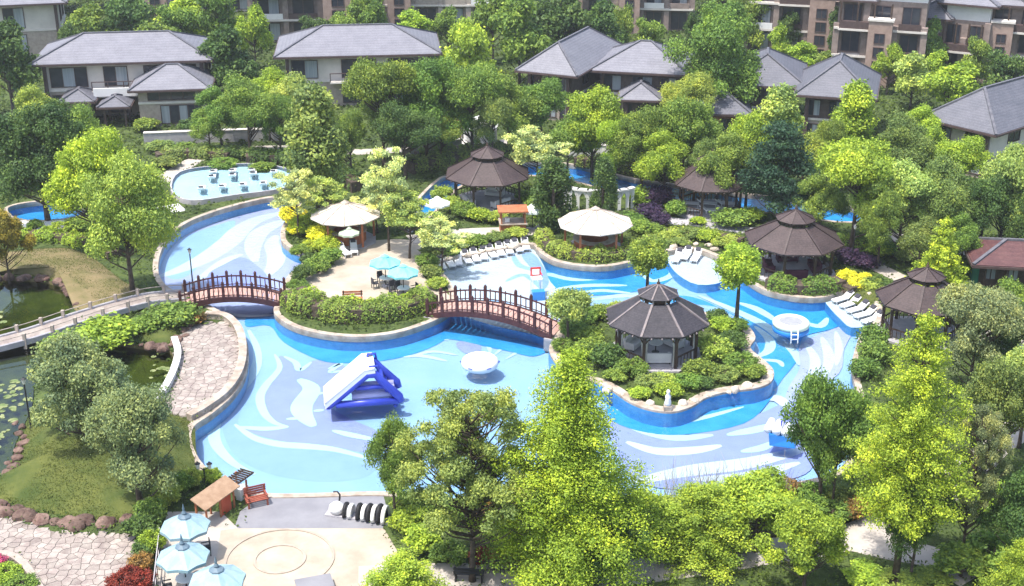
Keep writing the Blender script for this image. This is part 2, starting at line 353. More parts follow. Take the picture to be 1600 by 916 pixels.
FZ, WZ = -1.18, -0.13
def pool(name, poly, fz=FZ, wz=WZ, coping=0.42, fm=M_floor, wm=M_tile, top=0.07, water=M_water):
    fl = struct(MB().prism(offset(poly, 0.02), fz-0.2, fz).build(name, fm))
    k = len(poly); w = MB().add([(p.x,p.y,fz-0.1) for p in poly]+[(p.x,p.y,top-0.02) for p in poly], [(i,(i+1) % k,(i+1) % k+k,i+k) for i in range(k)])
    w.build('pool_wall', wm, fl)
    if coping: ring(poly, -0.03, coping, -0.4, top).build('coping', M_coping, fl)
    k = len(poly); wt = offset(poly, -0.01)
    MB().add([(p.x,p.y,wz) for p in wt], [tuple(range(k)) if area(poly) > 0 else tuple(reversed(range(k)))]).build('water', water, fl)
    return fl
POOL = pool('swimming_pool', main)
zk = [0.004]
def field(px, m, z=FZ, n=4, parent=POOL):
    zk[0] += 0.002; p = cat_rom(survey(px, z), n)
    if area(p) < 0: p = p[::-1]
    MB().add([(q.x,q.y,z+zk[0]) for q in p], [tuple(range(len(p)))]).build('mosaic_and_reflection_field', m, parent)
def stroke(px, w, m=None, z=FZ, parent=POOL, taper=True):
    zk[0] += 0.002; p = cat_rom(survey(px, z), 6, False); k = len(p)
    ws = [w*(max(0.06, math.sin(math.pi*(0.04+0.92*i/(k-1)))**0.7) if taper else 1) for i in range(k)]
    mb = MB(); L = []; Q = []
    for i in range(k):
        t = p[min(i+1,k-1)]-p[max(i-1,0)]; t = Vector((t.x,t.y,0)).normalized(); nn = Vector((-t.y,t.x,0)); L.append(p[i]+nn*ws[i]/2); Q.append(p[i]-nn*ws[i]/2)
    mb.add([(q.x,q.y,z+zk[0]) for q in L+Q], [(i+k,i+1+k,i+1,i) for i in range(k-1)]); mb.build('mosaic_swirl', m or M_pale, parent)
Z1 = lambda pts: [(290+x/3.0525, 480+y/3.0525) for x, y in pts]
Z2 = lambda pts: [(900+x/2.29, 380+y/2.29) for x, y in pts]
Z3 = lambda pts: [(230+x/4.363, 290+y/4.363) for x, y in pts]
Z4 = lambda pts: [(640+x/3.333, 370+y/3.333) for x, y in pts]
# west basin
field(Z1([(185,520),(180,600),(230,700),(330,770),(480,815),(680,835),(860,810),(930,740),(900,690),(700,650),(450,640),(300,590),(250,540),(300,420),(330,380),(250,430)]), M_mid)
field(Z1([(445,235),(500,255),(535,300),(610,255),(720,262),(775,300),(750,350),(700,400),(700,480),(800,540),(920,600),(880,692),(720,670),(560,655),(420,632),(285,582),(470,568),(400,530),(365,450),(385,385),(435,320)]), M_peri)
stroke(Z1([(425,225),(448,290),(385,370),(355,430),(372,500),(420,550),(490,572)]), 0.62)
stroke(Z1([(490,572),(380,580),(250,572)]), 0.55)
stroke(Z1([(235,560),(330,625),(450,655),(580,665),(720,682),(900,730)]), 0.75)
stroke(Z1([(470,235),(525,265),(545,300),(600,262)]), 0.5)
stroke(Z1([(680,295),(740,270),(690,310),(770,300)]), 0.4)
stroke(Z1([(540,345),(600,390),(555,470),(565,520),(612,570)]), 1.5)
for a in ([(610,415),(665,410)],[(480,535),(545,532)],[(610,497),(660,492)]): stroke(Z1(a), 0.35)
stroke(Z1([(700,590),(790,612),(930,640)]), 0.6)
stroke(Z1([(300,110),(340,200),(330,300),(230,430),(150,520),(140,640),(220,740),(330,800)]), 0.9)
stroke(Z1([(1040,240),(1130,235),(1250,260)]), 0.5)
field(Z1([(290,95),(400,90),(470,170),(640,255),(780,268),(1000,248),(1200,180),(1300,90),(1200,40),(1000,120),(800,135),(600,115),(480,60),(400,20),(300,40)]), M_azure)  # azure band below the terrace: the wall's reflection painted on the floor
stroke(Z4([(0,630),(120,600),(250,620)]), 0.4); stroke(Z4([(180,540),(300,520),(400,560),(420,610)]), 0.45)
stroke(Z4([(440,620),(490,580),(550,570),(560,600),(500,640)]), 0.4); field(Z4([(240,560),(300,545),(370,570),(360,600),(290,610)]), M_peri)
field(Z4([(0,490),(180,430),(250,450),(420,490),(720,570),(650,625),(520,600),(380,570),(200,535),(100,565),(0,590)]), M_azure)  # azure band below the long bridge: its reflection and shadow painted in
# east basins
field([(850,410),(905,418),(950,419),(1000,412),(1040,405),(1060,415),(1045,440),(1000,455),(940,462),(880,462),(840,450),(830,425)], M_azure)
for a, w in (([(820,428),(860,430),(900,437),(960,432),(990,428)], .9), ([(850,415),(880,424),(940,428)], .5), ([(870,452),(920,447),(980,447)], .7), ([(1000,425),(1020,440),(1050,430),(1040,415)], .7), ([(900,460),(940,455),(990,460)], .6)): stroke(a, w)
field([(1100,455),(1160,450),(1200,460),(1250,470),(1300,470),(1330,480),(1325,500),(1300,515),(1255,528),(1248,560),(1225,590),(1205,610),(1190,560),(1175,520),(1150,490)], M_azure)
stroke(Z2([(440,190),(560,240),(680,300),(770,380),(800,440)]), 0.9, M_pale); stroke(Z2([(580,215),(650,240),(730,290)]), 0.8)
stroke(Z2([(640,300),(690,345),(690,385),(650,410)]), 0.8); stroke(Z2([(640,420),(720,425),(740,445)]), 0.5)
stroke(Z2([(800,280),(870,300),(900,270)]), 0.7)
field(Z2([(800,370),(880,325),(1000,290),(960,380),(940,470),(800,560),(740,600),(760,520),(800,450)]), M_lav)
for a, w in (([(820,360),(855,420),(840,500),(780,560)], .8), ([(880,340),(905,410),(890,480)], .8), ([(930,320),(940,380),(930,440)], .6)): stroke(Z2(a), w, M_mosw)
field(Z2([(110,640),(200,660),(400,690),(640,620),(760,570),(800,600),(860,700),(850,800),(760,850),(500,880),(250,870),(150,760)]), M_peri)
for a, w in (([(130,620),(230,670),(360,700),(490,690)], .9), ([(180,715),(290,748),(420,745),(520,728)], 1.0), ([(470,605),(560,620),(660,605)], .6), ([(540,690),(640,672),(730,648)], .8), ([(590,750),(660,738),(720,712)], .7), ([(200,860),(400,820),(620,790),(840,735)], 1.4), ([(260,690),(340,660),(470,650)], .6), ([(420,850),(600,840),(800,790)], 1.0), ([(640,560),(720,560),(760,600)], 1.0)): stroke(Z2(a), w, M_mosw if w > .9 else M_pale)
field(Z2([(120,560),(200,600),(320,630),(430,605),(530,575),(700,530),(690,570),(600,650),(380,690),(220,675),(120,630)]), M_azure)  # azure strip south of the island: wall shade and reflection put into colour
stroke(Z2([(250,640),(400,640),(600,590)]), 0.5)
# raised floors: the shallow north shelf with loungers, the north-west lagoon
def raised(px, top, m, z0=FZ, riser=M_tile):
    p = cat_rom(survey(px, top), 3)
    if area(p) < 0: p = p[::-1]
    o = MB().prism(p, z0-0.1, top-0.004).build('riser', riser, POOL)
    MB().add([(q.x,q.y,top) for q in offset(p, -0.02)], [tuple(range(len(p)))]).build('shallow_floor', m, POOL)
raised([(688,492),(720,494),(775,510),(830,522),(866,532),(876,505),(885,470),(860,440),(850,415),(836,392),(828,383),(770,393),(720,403),(686,413),(692,428),(704,442),(711,459),(708,478)], -0.42, M_mosw)
raised([(1040,396),(1080,391),(1110,400),(1138,418),(1130,440),(1090,445),(1060,430),(1045,412)], -0.42, M_mosw)
raised([(1318,458),(1348,472),(1370,493),(1362,507),(1330,512),(1312,498),(1295,480),(1290,468)], -0.42, M_mosw)
LAG = [(300,476),(340,488),(380,492),(432,488),(438,468),(444,448),(454,430),(472,415),(478,400),(455,390),(441,377),(442,355),(457,333),(464,313),(430,310),(387,318),(337,332),(292,350),(264,373),(251,397),(248,425),(259,446),(278,458)]
zk[0] = .004
for a, w in (([(800,395),(812,415),(845,425),(855,440)], .7), ([(790,440),(820,430),(850,455)], .6), ([(720,480),(770,470),(830,490)], .5)): stroke(a, w, M_floor, -.42)
field([(815,400),(832,396),(846,412),(858,440),(845,455),(838,430)], M_mid, -.42)
raised(LAG, -1.08, M_lav)
zk[0] = 0.004
field(Z3([(90,500),(200,380),(330,320),(480,270),(600,240),(560,330),(420,470),(300,600),(180,640),(90,580)]), M_floor, -1.08)
for a, w in (([(90,620),(260,560),(420,480),(560,380),(640,300),(760,230),(940,180)], 2.2), ([(300,680),(460,560),(560,500),(650,470)], 1.0), ([(740,520),(720,430),(760,330),(860,270),(930,240)], 1.8), ([(780,640),(860,560),(880,480),(850,400),(880,340)], 1.6)): stroke(Z3(a), w, M_mosw, -1.08)
field(Z3([(420,600),(520,540),(640,490),(740,540),(820,620),(800,690),(560,700),(420,680)]), M_peri, -1.08)
# paved step line under the first bridge
field([(1000,468),(1060,462),(1100,470),(1130,485),(1160,500),(1120,480),(1060,474)], M_azure)
stroke([(920,470),(980,462),(1060,466)], .8)
stroke([(330,484),(380,494),(430,492)], 0.5, M_mosw, -1.06)

pool('lazy_river', river, -1.0, -0.12, 0.3, fm=M_azure); pool('plunge_pool', blue, -1.0, -0.12, 0.3, fm=M_azure); pool('garden_pool', farp, -1.0, -0.12, 0.3, fm=M_azure)
wp = pool('lounge_pool', wave, 0.15, 0.45, 0.0, fm=M_pale, top=0.5)
ring(wave, 0.0, 0.16, -0.3, 0.5).build('basin_rim', M_greystone, wp)
pd = struct(MB().prism(offset(pond, 0.1), -1.1, -0.75).build('pond', M_pondbed))
k = len(pond); pp = pond if area(pond) > 0 else pond[::-1]
MB().add([(p.x,p.y,-0.75) for p in pond]+[(p.x,p.y,0.02) for p in pond], [(i,(i+1) % k,(i+1) % k+k,i+k) for i in range(k)]).build('bank', M_drylawn, pd)
MB().add([(p.x,p.y,-0.28) for p in pp], [tuple(range(k))]).build('water', M_pondw, pd)
# island with its coping terraces
isl = struct(MB().prism(isle, FZ, 0.02).build('island', M_ground))
ring(isle, -0.7, 0.02, FZ+0.05, 0.09).build('coping', M_coping, isl)
k = len(isle); io = offset(isle, 0.035); MB().add([(p.x,p.y,FZ) for p in io]+[(p.x,p.y,-0.06) for p in io], [(i,(i+1) % k,(i+1) % k+k,i+k) for i in range(k)]).build('island_wall', M_tile, isl)

# paths and paved places: each sheet a few millimetres above the last
pz = [0.004]
PAVED = []
def pave(name, px, m, h=None, smooth=4):
    pz[0] += 0.004; z = h or pz[0]; p = cat_rom(survey(px, 0), smooth) if smooth > 1 else survey(px, 0); PAVED.append(p)
    return struct(MB().prism(p, -0.05, z).build(name, m))
def walk(name, px, w, m):
    pz[0] += 0.004; p = cat_rom(survey(px, 0), 5, False); rb = ribbon(p, w, -0.03, pz[0]); o = struct(rb.build(name, m))
    k = len(p); PAVED.append([Vector(v) for v in rb.v[k:2*k]]+[Vector(v) for v in rb.v[3*k:4*k]][::-1]); return o
terr = pave('terrace', [(505,395),(540,385),(585,376),(640,375),(672,390),(668,410),(660,430),(690,452),(708,470),(690,482),(640,470),(560,476),(500,472),(470,462),(448,470),(440,462),(462,440),(500,425),(520,410)], M_plaza)
plz = pave('plaza', [(372,826),(600,826),(620,860),(640,930),(330,935),(335,880),(345,830)], M_plaza, smooth=1)
ramp = pave('ramp', [(412,772.5),(375,800),(366,826),(598,826),(606,800),(598,771)], M_greyramp, smooth=1)
deckp = pave('umbrella_deck', [(248,850),(262,800),(345,800),(372,826),(345,830),(330,935),(235,935)], M_path, smooth=1)
walk('path', [(560,905),(680,900),(800,902),(950,897),(1090,880),(1200,862),(1320,842),(1420,800),(1500,745),(1560,690),(1620,660)], 2.3, M_path)
walk('path', [(1320,842),(1390,858),(1450,870),(1520,905)], 2.2, M_path)
walk('path', [(1365,415),(1400,432),(1440,452),(1520,500),(1620,540)], 1.6, M_path)
walk('path', [(240,290),(275,268),(310,248),(345,236),(440,232),(560,238),(700,228),(800,222)], 2.0, M_path)
walk('path', [(1040,345),(1100,350),(1150,358),(1230,368),(1365,380),(1420,372)], 1.8, M_greystone)
walk('path', [(640,375),(720,365),(800,362),(850,360),(860,340)], 2.2, M_path)
walk('path', [(-40,350),(20,352),(80,352),(150,346),(250,330),(285,324)], 2.4, M_white)
walk('path', [(1380,368),(1450,380),(1520,395),(1620,400)], 2.0, M_path)
walk('path', [(1540,520),(1590,560),(1640,590)], 3.0, M_path)
walk('path', [(660,232),(700,225),(742,222),(752,190)], 3.0, M_white)
# inlaid rings of the plaza
def inlay(cx, cy, r, w, n=40):
    c = G(cx, cy); pz[0] += 0.004
    ring([c+Vector((math.cos(2*math.pi*i/n)*r, math.sin(2*math.pi*i/n)*r, 0)) for i in range(n)], -w/2, w/2, 0.0, pz[0]).build('inlay_ring', M_inlay, plz)
inlay(437, 874, 1.35, 0.16); inlay(437, 874, 2.9, 0.14)

# crazy paving: every flagstone its own piece, joints recessed
def clip(poly, p, q):                             # keep the part of poly nearer to p than q
    m = (p+q)/2; d = q-p; out = []
    for i in range(len(poly)):
        a = poly[i-1]; b = poly[i]; sa = (a-m).dot(d); sb = (b-m).dot(d)
        if (sa < 0) != (sb < 0): out.append(a+(b-a)*(sa/(sa-sb)))
        if sb <= 0: out.append(b)
    return out
def crazy(parent, poly, cell, z0, z1, seed, m, name='flagstone', gap=0.022, limit=300):
    rnd = random.Random(seed); xs = [p.x for p in poly]; ys = [p.y for p in poly]; pts = []
    y = min(ys)
    while y < max(ys):
        x = min(xs)
        while x < max(xs):
            pts.append(Vector((x+rnd.uniform(-.42,.42)*cell, y+rnd.uniform(-.42,.42)*cell, 0))); x += cell
        y += cell
    pts = [p for p in pts if inside(poly, [p.x], [p.y])[0]]; cnt = 0
    for p in pts:
        c = [p+Vector((a*cell*1.4, b*cell*1.4, 0)) for a, b in ((-1,-1),(1,-1),(1,1),(-1,1))]
        for q in pts:
            if q is not p and (q-p).length < cell*2.8: c = clip(c, p, q)
        if len(c) < 3: continue
        cc = sum(c, Vector())/len(c); c = [cc+(v-cc)*max(0.5, 1-gap/max(.05,(v-cc).length)) for v in c]
        if not inside(poly, [v.x for v in c], [v.y for v in c]).all():
            c = [v if inside(poly, [v.x], [v.y])[0] else p+(v-p)*0.55 for v in c]
        h = z1+rnd.uniform(-.008,.008); kk = len(c); mb = MB(); cc = Vector((0,0,0)); lo = [v-p for v in c]
        mb.prism([v for v in lo], z0, h); mb.build(name, m, parent, loc=(p.x,p.y,0)); cnt += 1
        if cnt >= limit: break
TERR_PX = [(300,512),(330,506),(358,510),(372,530),(377,555),(372,585),(352,614),(318,640),(290,652),(258,650),(262,620),(276,592),(282,565),(274,540),(284,522)]
tp_ = cat_rom(survey(TERR_PX), 3); PAVED.append(tp_)
dt = struct(MB().prism(tp_, -0.4, 0.03).build('flagstone_terrace', M_joint)); crazy(dt, tp_, 0.52, 0.0, 0.075, 5, M_flag)
PATH_PX = [(-40,800),(0,808),(60,825),(120,838),(200,836),(212,860),(200,900),(190,935),(60,935),(40,900),(20,872),(-40,858)]
fp_ = cat_rom(survey(PATH_PX), 3); PAVED.append(fp_)
fp = struct(MB().prism(fp_, -0.2, 0.03).build('flagstone_path', M_joint)); crazy(fp, fp_, 0.5, 0.0, 0.07, 8, M_flag)
# low parapets that hem the flagstone terrace
def wall_line(name, px, w, h, m, label, cat='wall', n=5, cap=None):
    p = cat_rom(survey(px), n, False); o = ribbon(p, w, -0.3, h).build(name, m); tag(o, label, cat)
    if cap: ribbon(p, w+0.12, h-0.003, h+0.08).build('cap', cap, o)
    return o
wall_line('parapet', [(322,497),(352,500),(373,520),(380,552),(375,585),(356,616),(325,641),(296,658)], 0.45, 0.42, M_coping, 'curved beige parapet between flagstone terrace and swimming pool', cap=M_coping)
wall_line('parapet', [(273,536),(279,560),(271,590),(256,618),(238,640)], 0.35, 0.45, M_white, 'short white curved parapet between flagstone terrace and lily pond', cap=M_white)

# grassy rises
def mound(name, px, h, m, flat=0.5, seed=1):
    p = cat_rom(survey(px), 4); c = sum(p, Vector())/len(p); n = len(p); vs = []; fs = []; RN = 9
    for r in range(RN+1):
        t = 1-r/RN
        for q in p:
            v = c+(q-c)*t; z = h*(1-t**2.2)**1.1 if t < 1 else -0.05
            z += 0.12*mnoise.noise(Vector((v.x*.4, v.y*.4, seed)))*(1 if 0 < t < 1 else 0); vs.append((v.x,v.y,z+0.01))
    for r in range(RN):
        for i in range(n): fs.append((r*n+i, r*n+(i+1) % n, (r+1)*n+(i+1) % n, (r+1)*n+i))
    o = struct(MB().add(vs, fs).build(name, m, smooth=True)); PAVED_NOT.append(p); return o
PAVED_NOT = []
mound('lawn_mound', [(38,668),(60,628),(110,612),(200,620),(258,640),(300,660),(306,700),(310,740),(270,780),(215,812),(130,812),(60,800),(5,785),(-30,762),(20,740),(32,700)], 1.1, M_lawn)
mound('lawn_mound', [(18,392),(60,388),(110,388),(150,405),(195,440),(240,462),(180,478),(120,488),(118,462),(105,445),(60,432),(0,428),(-40,430),(-40,395)], 0.7, M_drylawn, seed=3)
mound('lawn_mound', [(190,520),(240,494),(295,480),(318,492),(296,510),(272,532),(250,540)], 0.5, M_lawn, seed=5)
mound('lawn_mound', [(1330,470),(1345,440),(1420,445),(1440,470),(1400,490)], 0.4, M_lawn, seed=6)
# ------------------------------------------------------------------ buildings
def hip_roof(mb, x0, y0, x1, y1, z, h, over, th=0.18):
    """hip roof over a rectangle, ridge along the longer side; closed with a soffit"""
    a0, b0, a1, b1 = x0-over, y0-over, x1+over, y1+over; w = a1-a0; d = b1-b0
    if w >= d: r0 = (a0+d/2*0.95, (b0+b1)/2); r1 = (a1-d/2*0.95, (b0+b1)/2)
    else: r0 = ((a0+a1)/2, b0+w/2*0.95); r1 = ((a0+a1)/2, b1-w/2*0.95)
    base = [(a0,b0),(a1,b0),(a1,b1),(a0,b1)]
    vs = [(x,y,z) for x,y in base]+[(x,y,z+th) for x,y in base]+[(*r0,z+h),(*r1,z+h)]
    if w >= d: tf = [(4,5,9,8),(5,6,9),(6,7,8,9),(7,4,8)]
    else: tf = [(4,5,8),(5,6,9,8),(6,7,9),(7,4,8,9)]
    mb.add(vs, [(3,2,1,0),(0,1,5,4),(1,2,6,5),(2,3,7,6),(3,0,4,7)]+tf)
    hips = [((*base[0],z+th),(*r0,z+h)), ((*base[1],z+th),(*(r1 if w >= d else r0),z+h)), ((*base[2],z+th),(*r1,z+h)), ((*base[3],z+th),(*(r0 if w >= d else r1),z+h))]
    if (Vector(r0)-Vector(r1)).length > 0.4: hips.append(((*r0,z+h),(*r1,z+h)))
    return hips
def roof_on(root, x0, y0, x1, y1, z, h, over, m):
    mb = MB(); hips = hip_roof(mb, x0, y0, x1, y1, z, h, over); r = mb.build('roof', m, root)
    for a, b in hips:
        up = Vector((0,0,0.05)); MB().bar(Vector(a)+up, Vector(b)+up, 0.26, 0.16).build('ridge_cap', M_ridge, r)
    g = MB()
    a0,b0,a1,b1 = x0-over-.06, y0-over-.06, x1+over+.06, y1+over+.06
    g.bar((a0,b0,z+.02),(a1,b0,z+.02),.12,.2); g.bar((a1,b0+.07,z+.02),(a1,b1,z+.02),.12,.2); g.bar((a0,b0+.07,z+.02),(a0,b1,z+.02),.12,.2)
    g.build('gutter', M_frame, r)
def window(root, x, y, z0, z1, w, face='f', glass=None, mull=2):
    """face f: on the front (-y), r: right side (+x), l: left side (-x); x,y is the middle on the wall plane"""
    fr = MB(); pn = MB(); t = 0.09
    def bx(mb, u0, v0, u1, v1, d0, d1):
        if face == 'f': mb.box(x+u0, y-d1, v0, x+u1, y-d0, v1)
        elif face == 'r': mb.box(x+d0, y+u0, v0, x+d1, y+u1, v1)
        else: mb.box(x-d1, y+u0, v0, x-d0, y+u1, v1)
    h = w/2
    bx(fr,-h,z0,-h+t,z1,-.05,.09); bx(fr,h-t,z0,h,z1,-.05,.09); bx(fr,-h+t,z0,h-t,z0+t,-.05,.085); bx(fr,-h+t,z1-t,h-t,z1,-.05,.085)
    for i in range(1, mull):
        u = -h+w*i/mull; bx(fr,u-.04,z0+t,u+.04,z1-t,-.05,.07)
    f = fr.build('window', M_frame, root)
    for i in range(mull):
        u0 = -h+w*i/mull+.04; u1 = -h+w*(i+1)/mull-.04; pn = MB(); bx(pn,u0,z0+t*.9,u1,z1-t*.9,-.04,.02)
        pn.build('pane', glass[i % len(glass)] if glass else M_glass, f)
def balcony(root, x0, x1, y, z, dep=1.3, m=M_band, railm=M_frame):
    b = MB().box(x0, y-dep, z-.18, x1, y-.003, z).build('balcony', m, root)
    for xx in np.linspace(x0+.06, x1-.06, max(3, int((x1-x0)/1.2))):
        MB().box(xx-.05, y-dep+.03, z, xx+.05, y-dep+.13, z+1.0).build('baluster', railm, b)
    MB().box(x0, y-dep+.01, z+1.0, x1, y-dep+.15, z+1.08).build('handrail', railm, b)
def frame_from(pa, pb, z):
    a = G(*pa, z); b = G(*pb, z); w = (b-a).length; rz = math.atan2(b.y-a.y, b.x-a.x); return a, w, rz
def house(label, pa, pb, ez, depth, rh, over=1.1, wallm=M_wallW, roofm=M_tileL, storeys=2, bays=None, seed=0, low=M_wallT, balc=None, gz=-.2, name='house', group=None):
    """pa, pb: where the two front corners of the eaves are; the walls stand an overhang further in"""
    a, w, rz = frame_from(pa, pb, ez); root = thing(name, (a.x,a.y,0), rz, label, 'house', group); rnd = random.Random(seed)
    x0, x1, y0, y1 = over, w-over, over, depth-over; sh = ez/storeys
    for s in range(storeys):
        ins = 0.0 if s == storeys-1 else -0.05*s
        MB().box(x0, y0, gz if s == 0 else s*sh, x1, y1, (s+1)*sh-.003).build('wall', wallm if s == storeys-1 else low, root)
        if s: MB().box(x0-.12, y0-.12, s*sh-.12, x1+.12, y1+.12, s*sh+.12).build('floor_band', M_band, root)
        bb = bays or [(0.03,.27),(.40,.66),(.74,.97)]
        for (u0, u1) in bb:
            ww = (u1-u0)*(x1-x0); xm = x0+(u0+u1)/2*(x1-x0)
            window(root, xm, y0, s*sh+.35, (s+1)*sh-.5, ww, 'f', [M_glass, M_curtain, M_glass] if rnd.random() < .6 else [M_glass], max(2, int(ww/1.3)))
        for f, xx in (('r', x1), ('l', x0)):
            for t in (.3,.7): window(root, xx, y0+t*(y1-y0), s*sh+.7, (s+1)*sh-.6, min(2.2,(y1-y0)*.25), f)
    for b in (balc or []): balcony(root, x0+b[0]*(x1-x0), x0+b[1]*(x1-x0), y0-.13, sh*b[2]+.13)
    for xx in (x0+.25, x1-.25): MB().box(xx-.2, y0-.5, gz, xx+.2, y0-.13, ez-.01).build('column', M_frame, root)
    roof_on(root, x0, y0, x1, y1, ez, rh, over, roofm)
    return root, w, sh
# the two-storey villa behind the left-hand gardens
r, w, sh = house('two-storey cream villa with long pale grey hip roof and lower front wing', (45,104), (333,96), 6.4, 11.5, 2.5, 1.2, bays=[(.04,.27),(.37,.52),(.62,.95)], seed=1, balc=[(.30,.60,1)])
wg = MB(); wx0, wx1 = w*.60, w*.985-.6
MB().box(wx0, -4.2, -.2, wx1, 1.19, 4.25).build('wall', M_wallT, r)
roof_on(r, wx0, -4.2, wx1, 2.2, 4.26, 2.15, 0.9, M_tileL)
MB().box(wx0-.05, -4.32, 2.62, wx1+.05, -4.2, 2.86).build('floor_band', M_band, r)
window(r, (wx0+wx1)/2+.2, -4.2, .25, 2.45, (wx1-wx0)*.42, 'f', [M_curtain, M_glass], 3); window(r, wx1-1.2, -4.2, .25, 2.45, 1.6, 'f')
window(r, (wx0+wx1)/2, -4.2, 3.0, 4.1, (wx1-wx0)*.72, 'f', [M_glass], 4); window(r, wx0, -2, 3.0, 4.1, 2.4, 'l')
roof_on(r, w*.19, -2.6, w*.33, 0.9, 2.7, 1.2, .6, M_tileD); MB().box(w*.19+.2, -2.4, -.2, w*.33-.2, 1.19, 2.69).build('porch_wall', M_wallT, r)
roof_on(r, w*.40, -4.0, w*.53, -.6, 2.3, 1.0, .5, M_tileD)
for xx in (w*.41, w*.52):
    for yy in (-3.9, -.8): MB().box(xx-.12, yy-.12, -.2, xx+.12, yy+.12, 2.29).build('column', M_frame, r)
MB().box(w*.34, -1.4, 2.95, w*.585, -1.2, 3.9).build('terrace_wall', M_white, r); MB().box(w*.34, -1.2, 2.78, w*.585, 1.0, 2.94).build('terrace_floor', M_band, r)
house('cream villa with pale grey hip roof half hidden by broad dark trees', (428,92), (690,86), 6.2, 12, 2.6, 1.2, bays=[(.04,.22),(.38,.62),(.70,.95)], seed=2, balc=[(.3,.6,1)])
# roofs among the trees behind the pool
M_wallD = mat('dark_brown_cladding', (0.075, 0.055, 0.05), 0.8, (0.12, 0.09, 0.08), 1.5, 0.2, 10)
def lowhouse(label, pa, pb, ez, depth, rh, seed, roofm=M_tileD, storeys=2, over=1.2, wallm=M_wallD, gz=-.2, bays=None):
    return house(label, pa, pb, ez, depth, rh, over, wallm, roofm, storeys, bays, seed, M_wallT)
lowhouse('villa with broad blue-grey pyramid roof behind the pale feathery tree', (805,112), (902,122), 5.6, 17, 3.0, 3, M_tileL)
lowhouse('villa with grey hip roof and dark timber upper gallery', (920,112), (1078,120), 5.4, 11, 2.7, 4, M_tileL)
lowhouse('small garden lodge with pale grey hipped roof among lime shrubs', (965,158), (1035,160), 3.0, 6, 1.6, 5, M_tileL, 1, .7)
lowhouse('villa with slate hip roof beside the great dark round tree', (1130,134), (1262,140), 5.2, 12, 2.8, 6)
lowhouse('villa with tall slate pyramid roof behind the lime column tree', (1240,150), (1369,159), 5.4, 12, 3.2, 7)
lowhouse('small pavilion house with blue-grey pyramid roof over red timber walls', (1092,180), (1176,182), 3.0, 7, 2.0, 8, M_tileD, 1, .7, M_orangew)
lowhouse('slate-roofed villa with white gable wall at the edge of the wood', (1437,186), (1556,214), 5.0, 17, 3.4, 9, M_tileD, 2, 1.2, M_wallW, bays=[(.1,.3),(.55,.9)])
house('cream villa corner with overhanging grey roof behind dark green trees', (-90,14), (104,6), 7.4, 13, 2.8, 1.4, M_wallW, M_tileL, 2, [(.1,.35),(.45,.66)], 10)
# the farther row of three-storey stone villas
M_wallQ = mat('terracotta_stone', (0.28, 0.20, 0.17), 0.85, (0.37, 0.27, 0.23), 1.5, 0.3, 9)
def villa(label, pa, pb, ez, depth, seed, rows=3, wallm=M_wallP):
    a, w, rz = frame_from(pa, pb, ez); root = thing('terrace_house', (a.x,a.y,0), rz, label, 'house', 'stone villas of the far row'); rnd = random.Random(seed); sh = ez/rows
    MB().box(0, 0, -.2, w, depth, ez-.003).build('wall', wallm, root)
    n = max(3, int(w/4.2)); bw = w/n
    for i in range(n+1): MB().box(i*bw-.38, -.9, -.2, i*bw+.38, -.003, ez*(.72 if (i+seed) % 3 else 1)-.01).build('pier', wallm, root)
    for s in range(rows):
        if s: MB().box(-.3, -1.1, s*sh-.14, w+.3, -.001, s*sh+.14).build('floor_band', M_band, root)
        for i in range(n):
            window(root, (i+.5)*bw, 0, s*sh+.35, (s+1)*sh-.55, bw*.62, 'f', [M_glass, M_curtain] if rnd.random() < .35 else [M_glass], 2)
            if s and rnd.random() < .6: MB().box(i*bw+.42, -1.08, s*sh+.15, (i+1)*bw-.42, -.98, s*sh+.95).build('balcony_panel', rnd.choice([M_frame, M_white, wallm]), root)
    for s in range(rows):
        for t in (.25,.7): window(root, w if a.x < 0 else 0, depth*t, s*sh+.6, (s+1)*sh-.6, 1.8, 'r' if a.x < 0 else 'l')
    i = (seed*2) % n; tz = ez*.8                                        # a stair tower in front, a dark glazed gallery under the eaves
    tw = MB().box(i*bw+.5, -2.6, -.2, (i+1)*bw-.2, -1.12, tz).build('stair_tower', M_wallQ, root); MB().box(i*bw+.35, -2.75, tz, (i+1)*bw-.05, -1.0, tz+.25).build('tower_cap', M_band, tw)
    for s in range(rows*2-1):
        if (s+1)*sh*.5 < tz: window(root, (i+.5)*bw+.15, -2.6, s*sh*.5+.35, (s+1)*sh*.5-.1, bw*.36, 'f', [M_glass], 2)
    j = (seed+1) % max(1, n-1); MB().box(j*bw+.4, -1.9, ez-sh+.15, (j+2)*bw-.4, -1.12, ez-sh+1.05).build('balcony_panel', M_frame, root)
    MB().box(j*bw+.3, -2.0, ez-sh-.1, (j+2)*bw-.3, -1.11, ez-sh+.147).build('balcony', M_band, root)
    for q in range(4): MB().box(j*bw+.4+q*(2*bw-1)/3, -1.85, ez-sh+1.05, j*bw+.6+q*(2*bw-1)/3, -1.65, ez-.01).build('gallery_post', M_timber, root)
    h = int(n*.5)*bw
    roof_on(root, 0, 0, h, depth, ez, 2.0, 1.3, M_tileL); 
    MB().box(h+.2, .3, ez, w, depth-.3, ez+2.0).build('wall', M_white, root); roof_on(root, h+.2, .3, w, depth-.3, ez+2.01, 1.8, 1.0, M_tileL)
villa('pinkish stone villa with white curtained bay and brown frames in far row', (388,-46), (552,-48), 10.5, 12, 1)
villa('far stone villa with white piers behind small round garden trees', (600,-62), (775,-62), 10, 12, 2, 3, M_wallT)
villa('far stone villa with red panels and a dark porch above garden wall', (965,-62), (1085,-60), 10.5, 12, 3)
villa('far pink stone villa with stacked balconies beside great dark tree', (1172,-40), (1312,-34), 11, 12, 4)
villa('far stone villa with dark upper gallery above the blue-green dome tree', (1312,-2), (1450,6), 10.5, 12, 5)
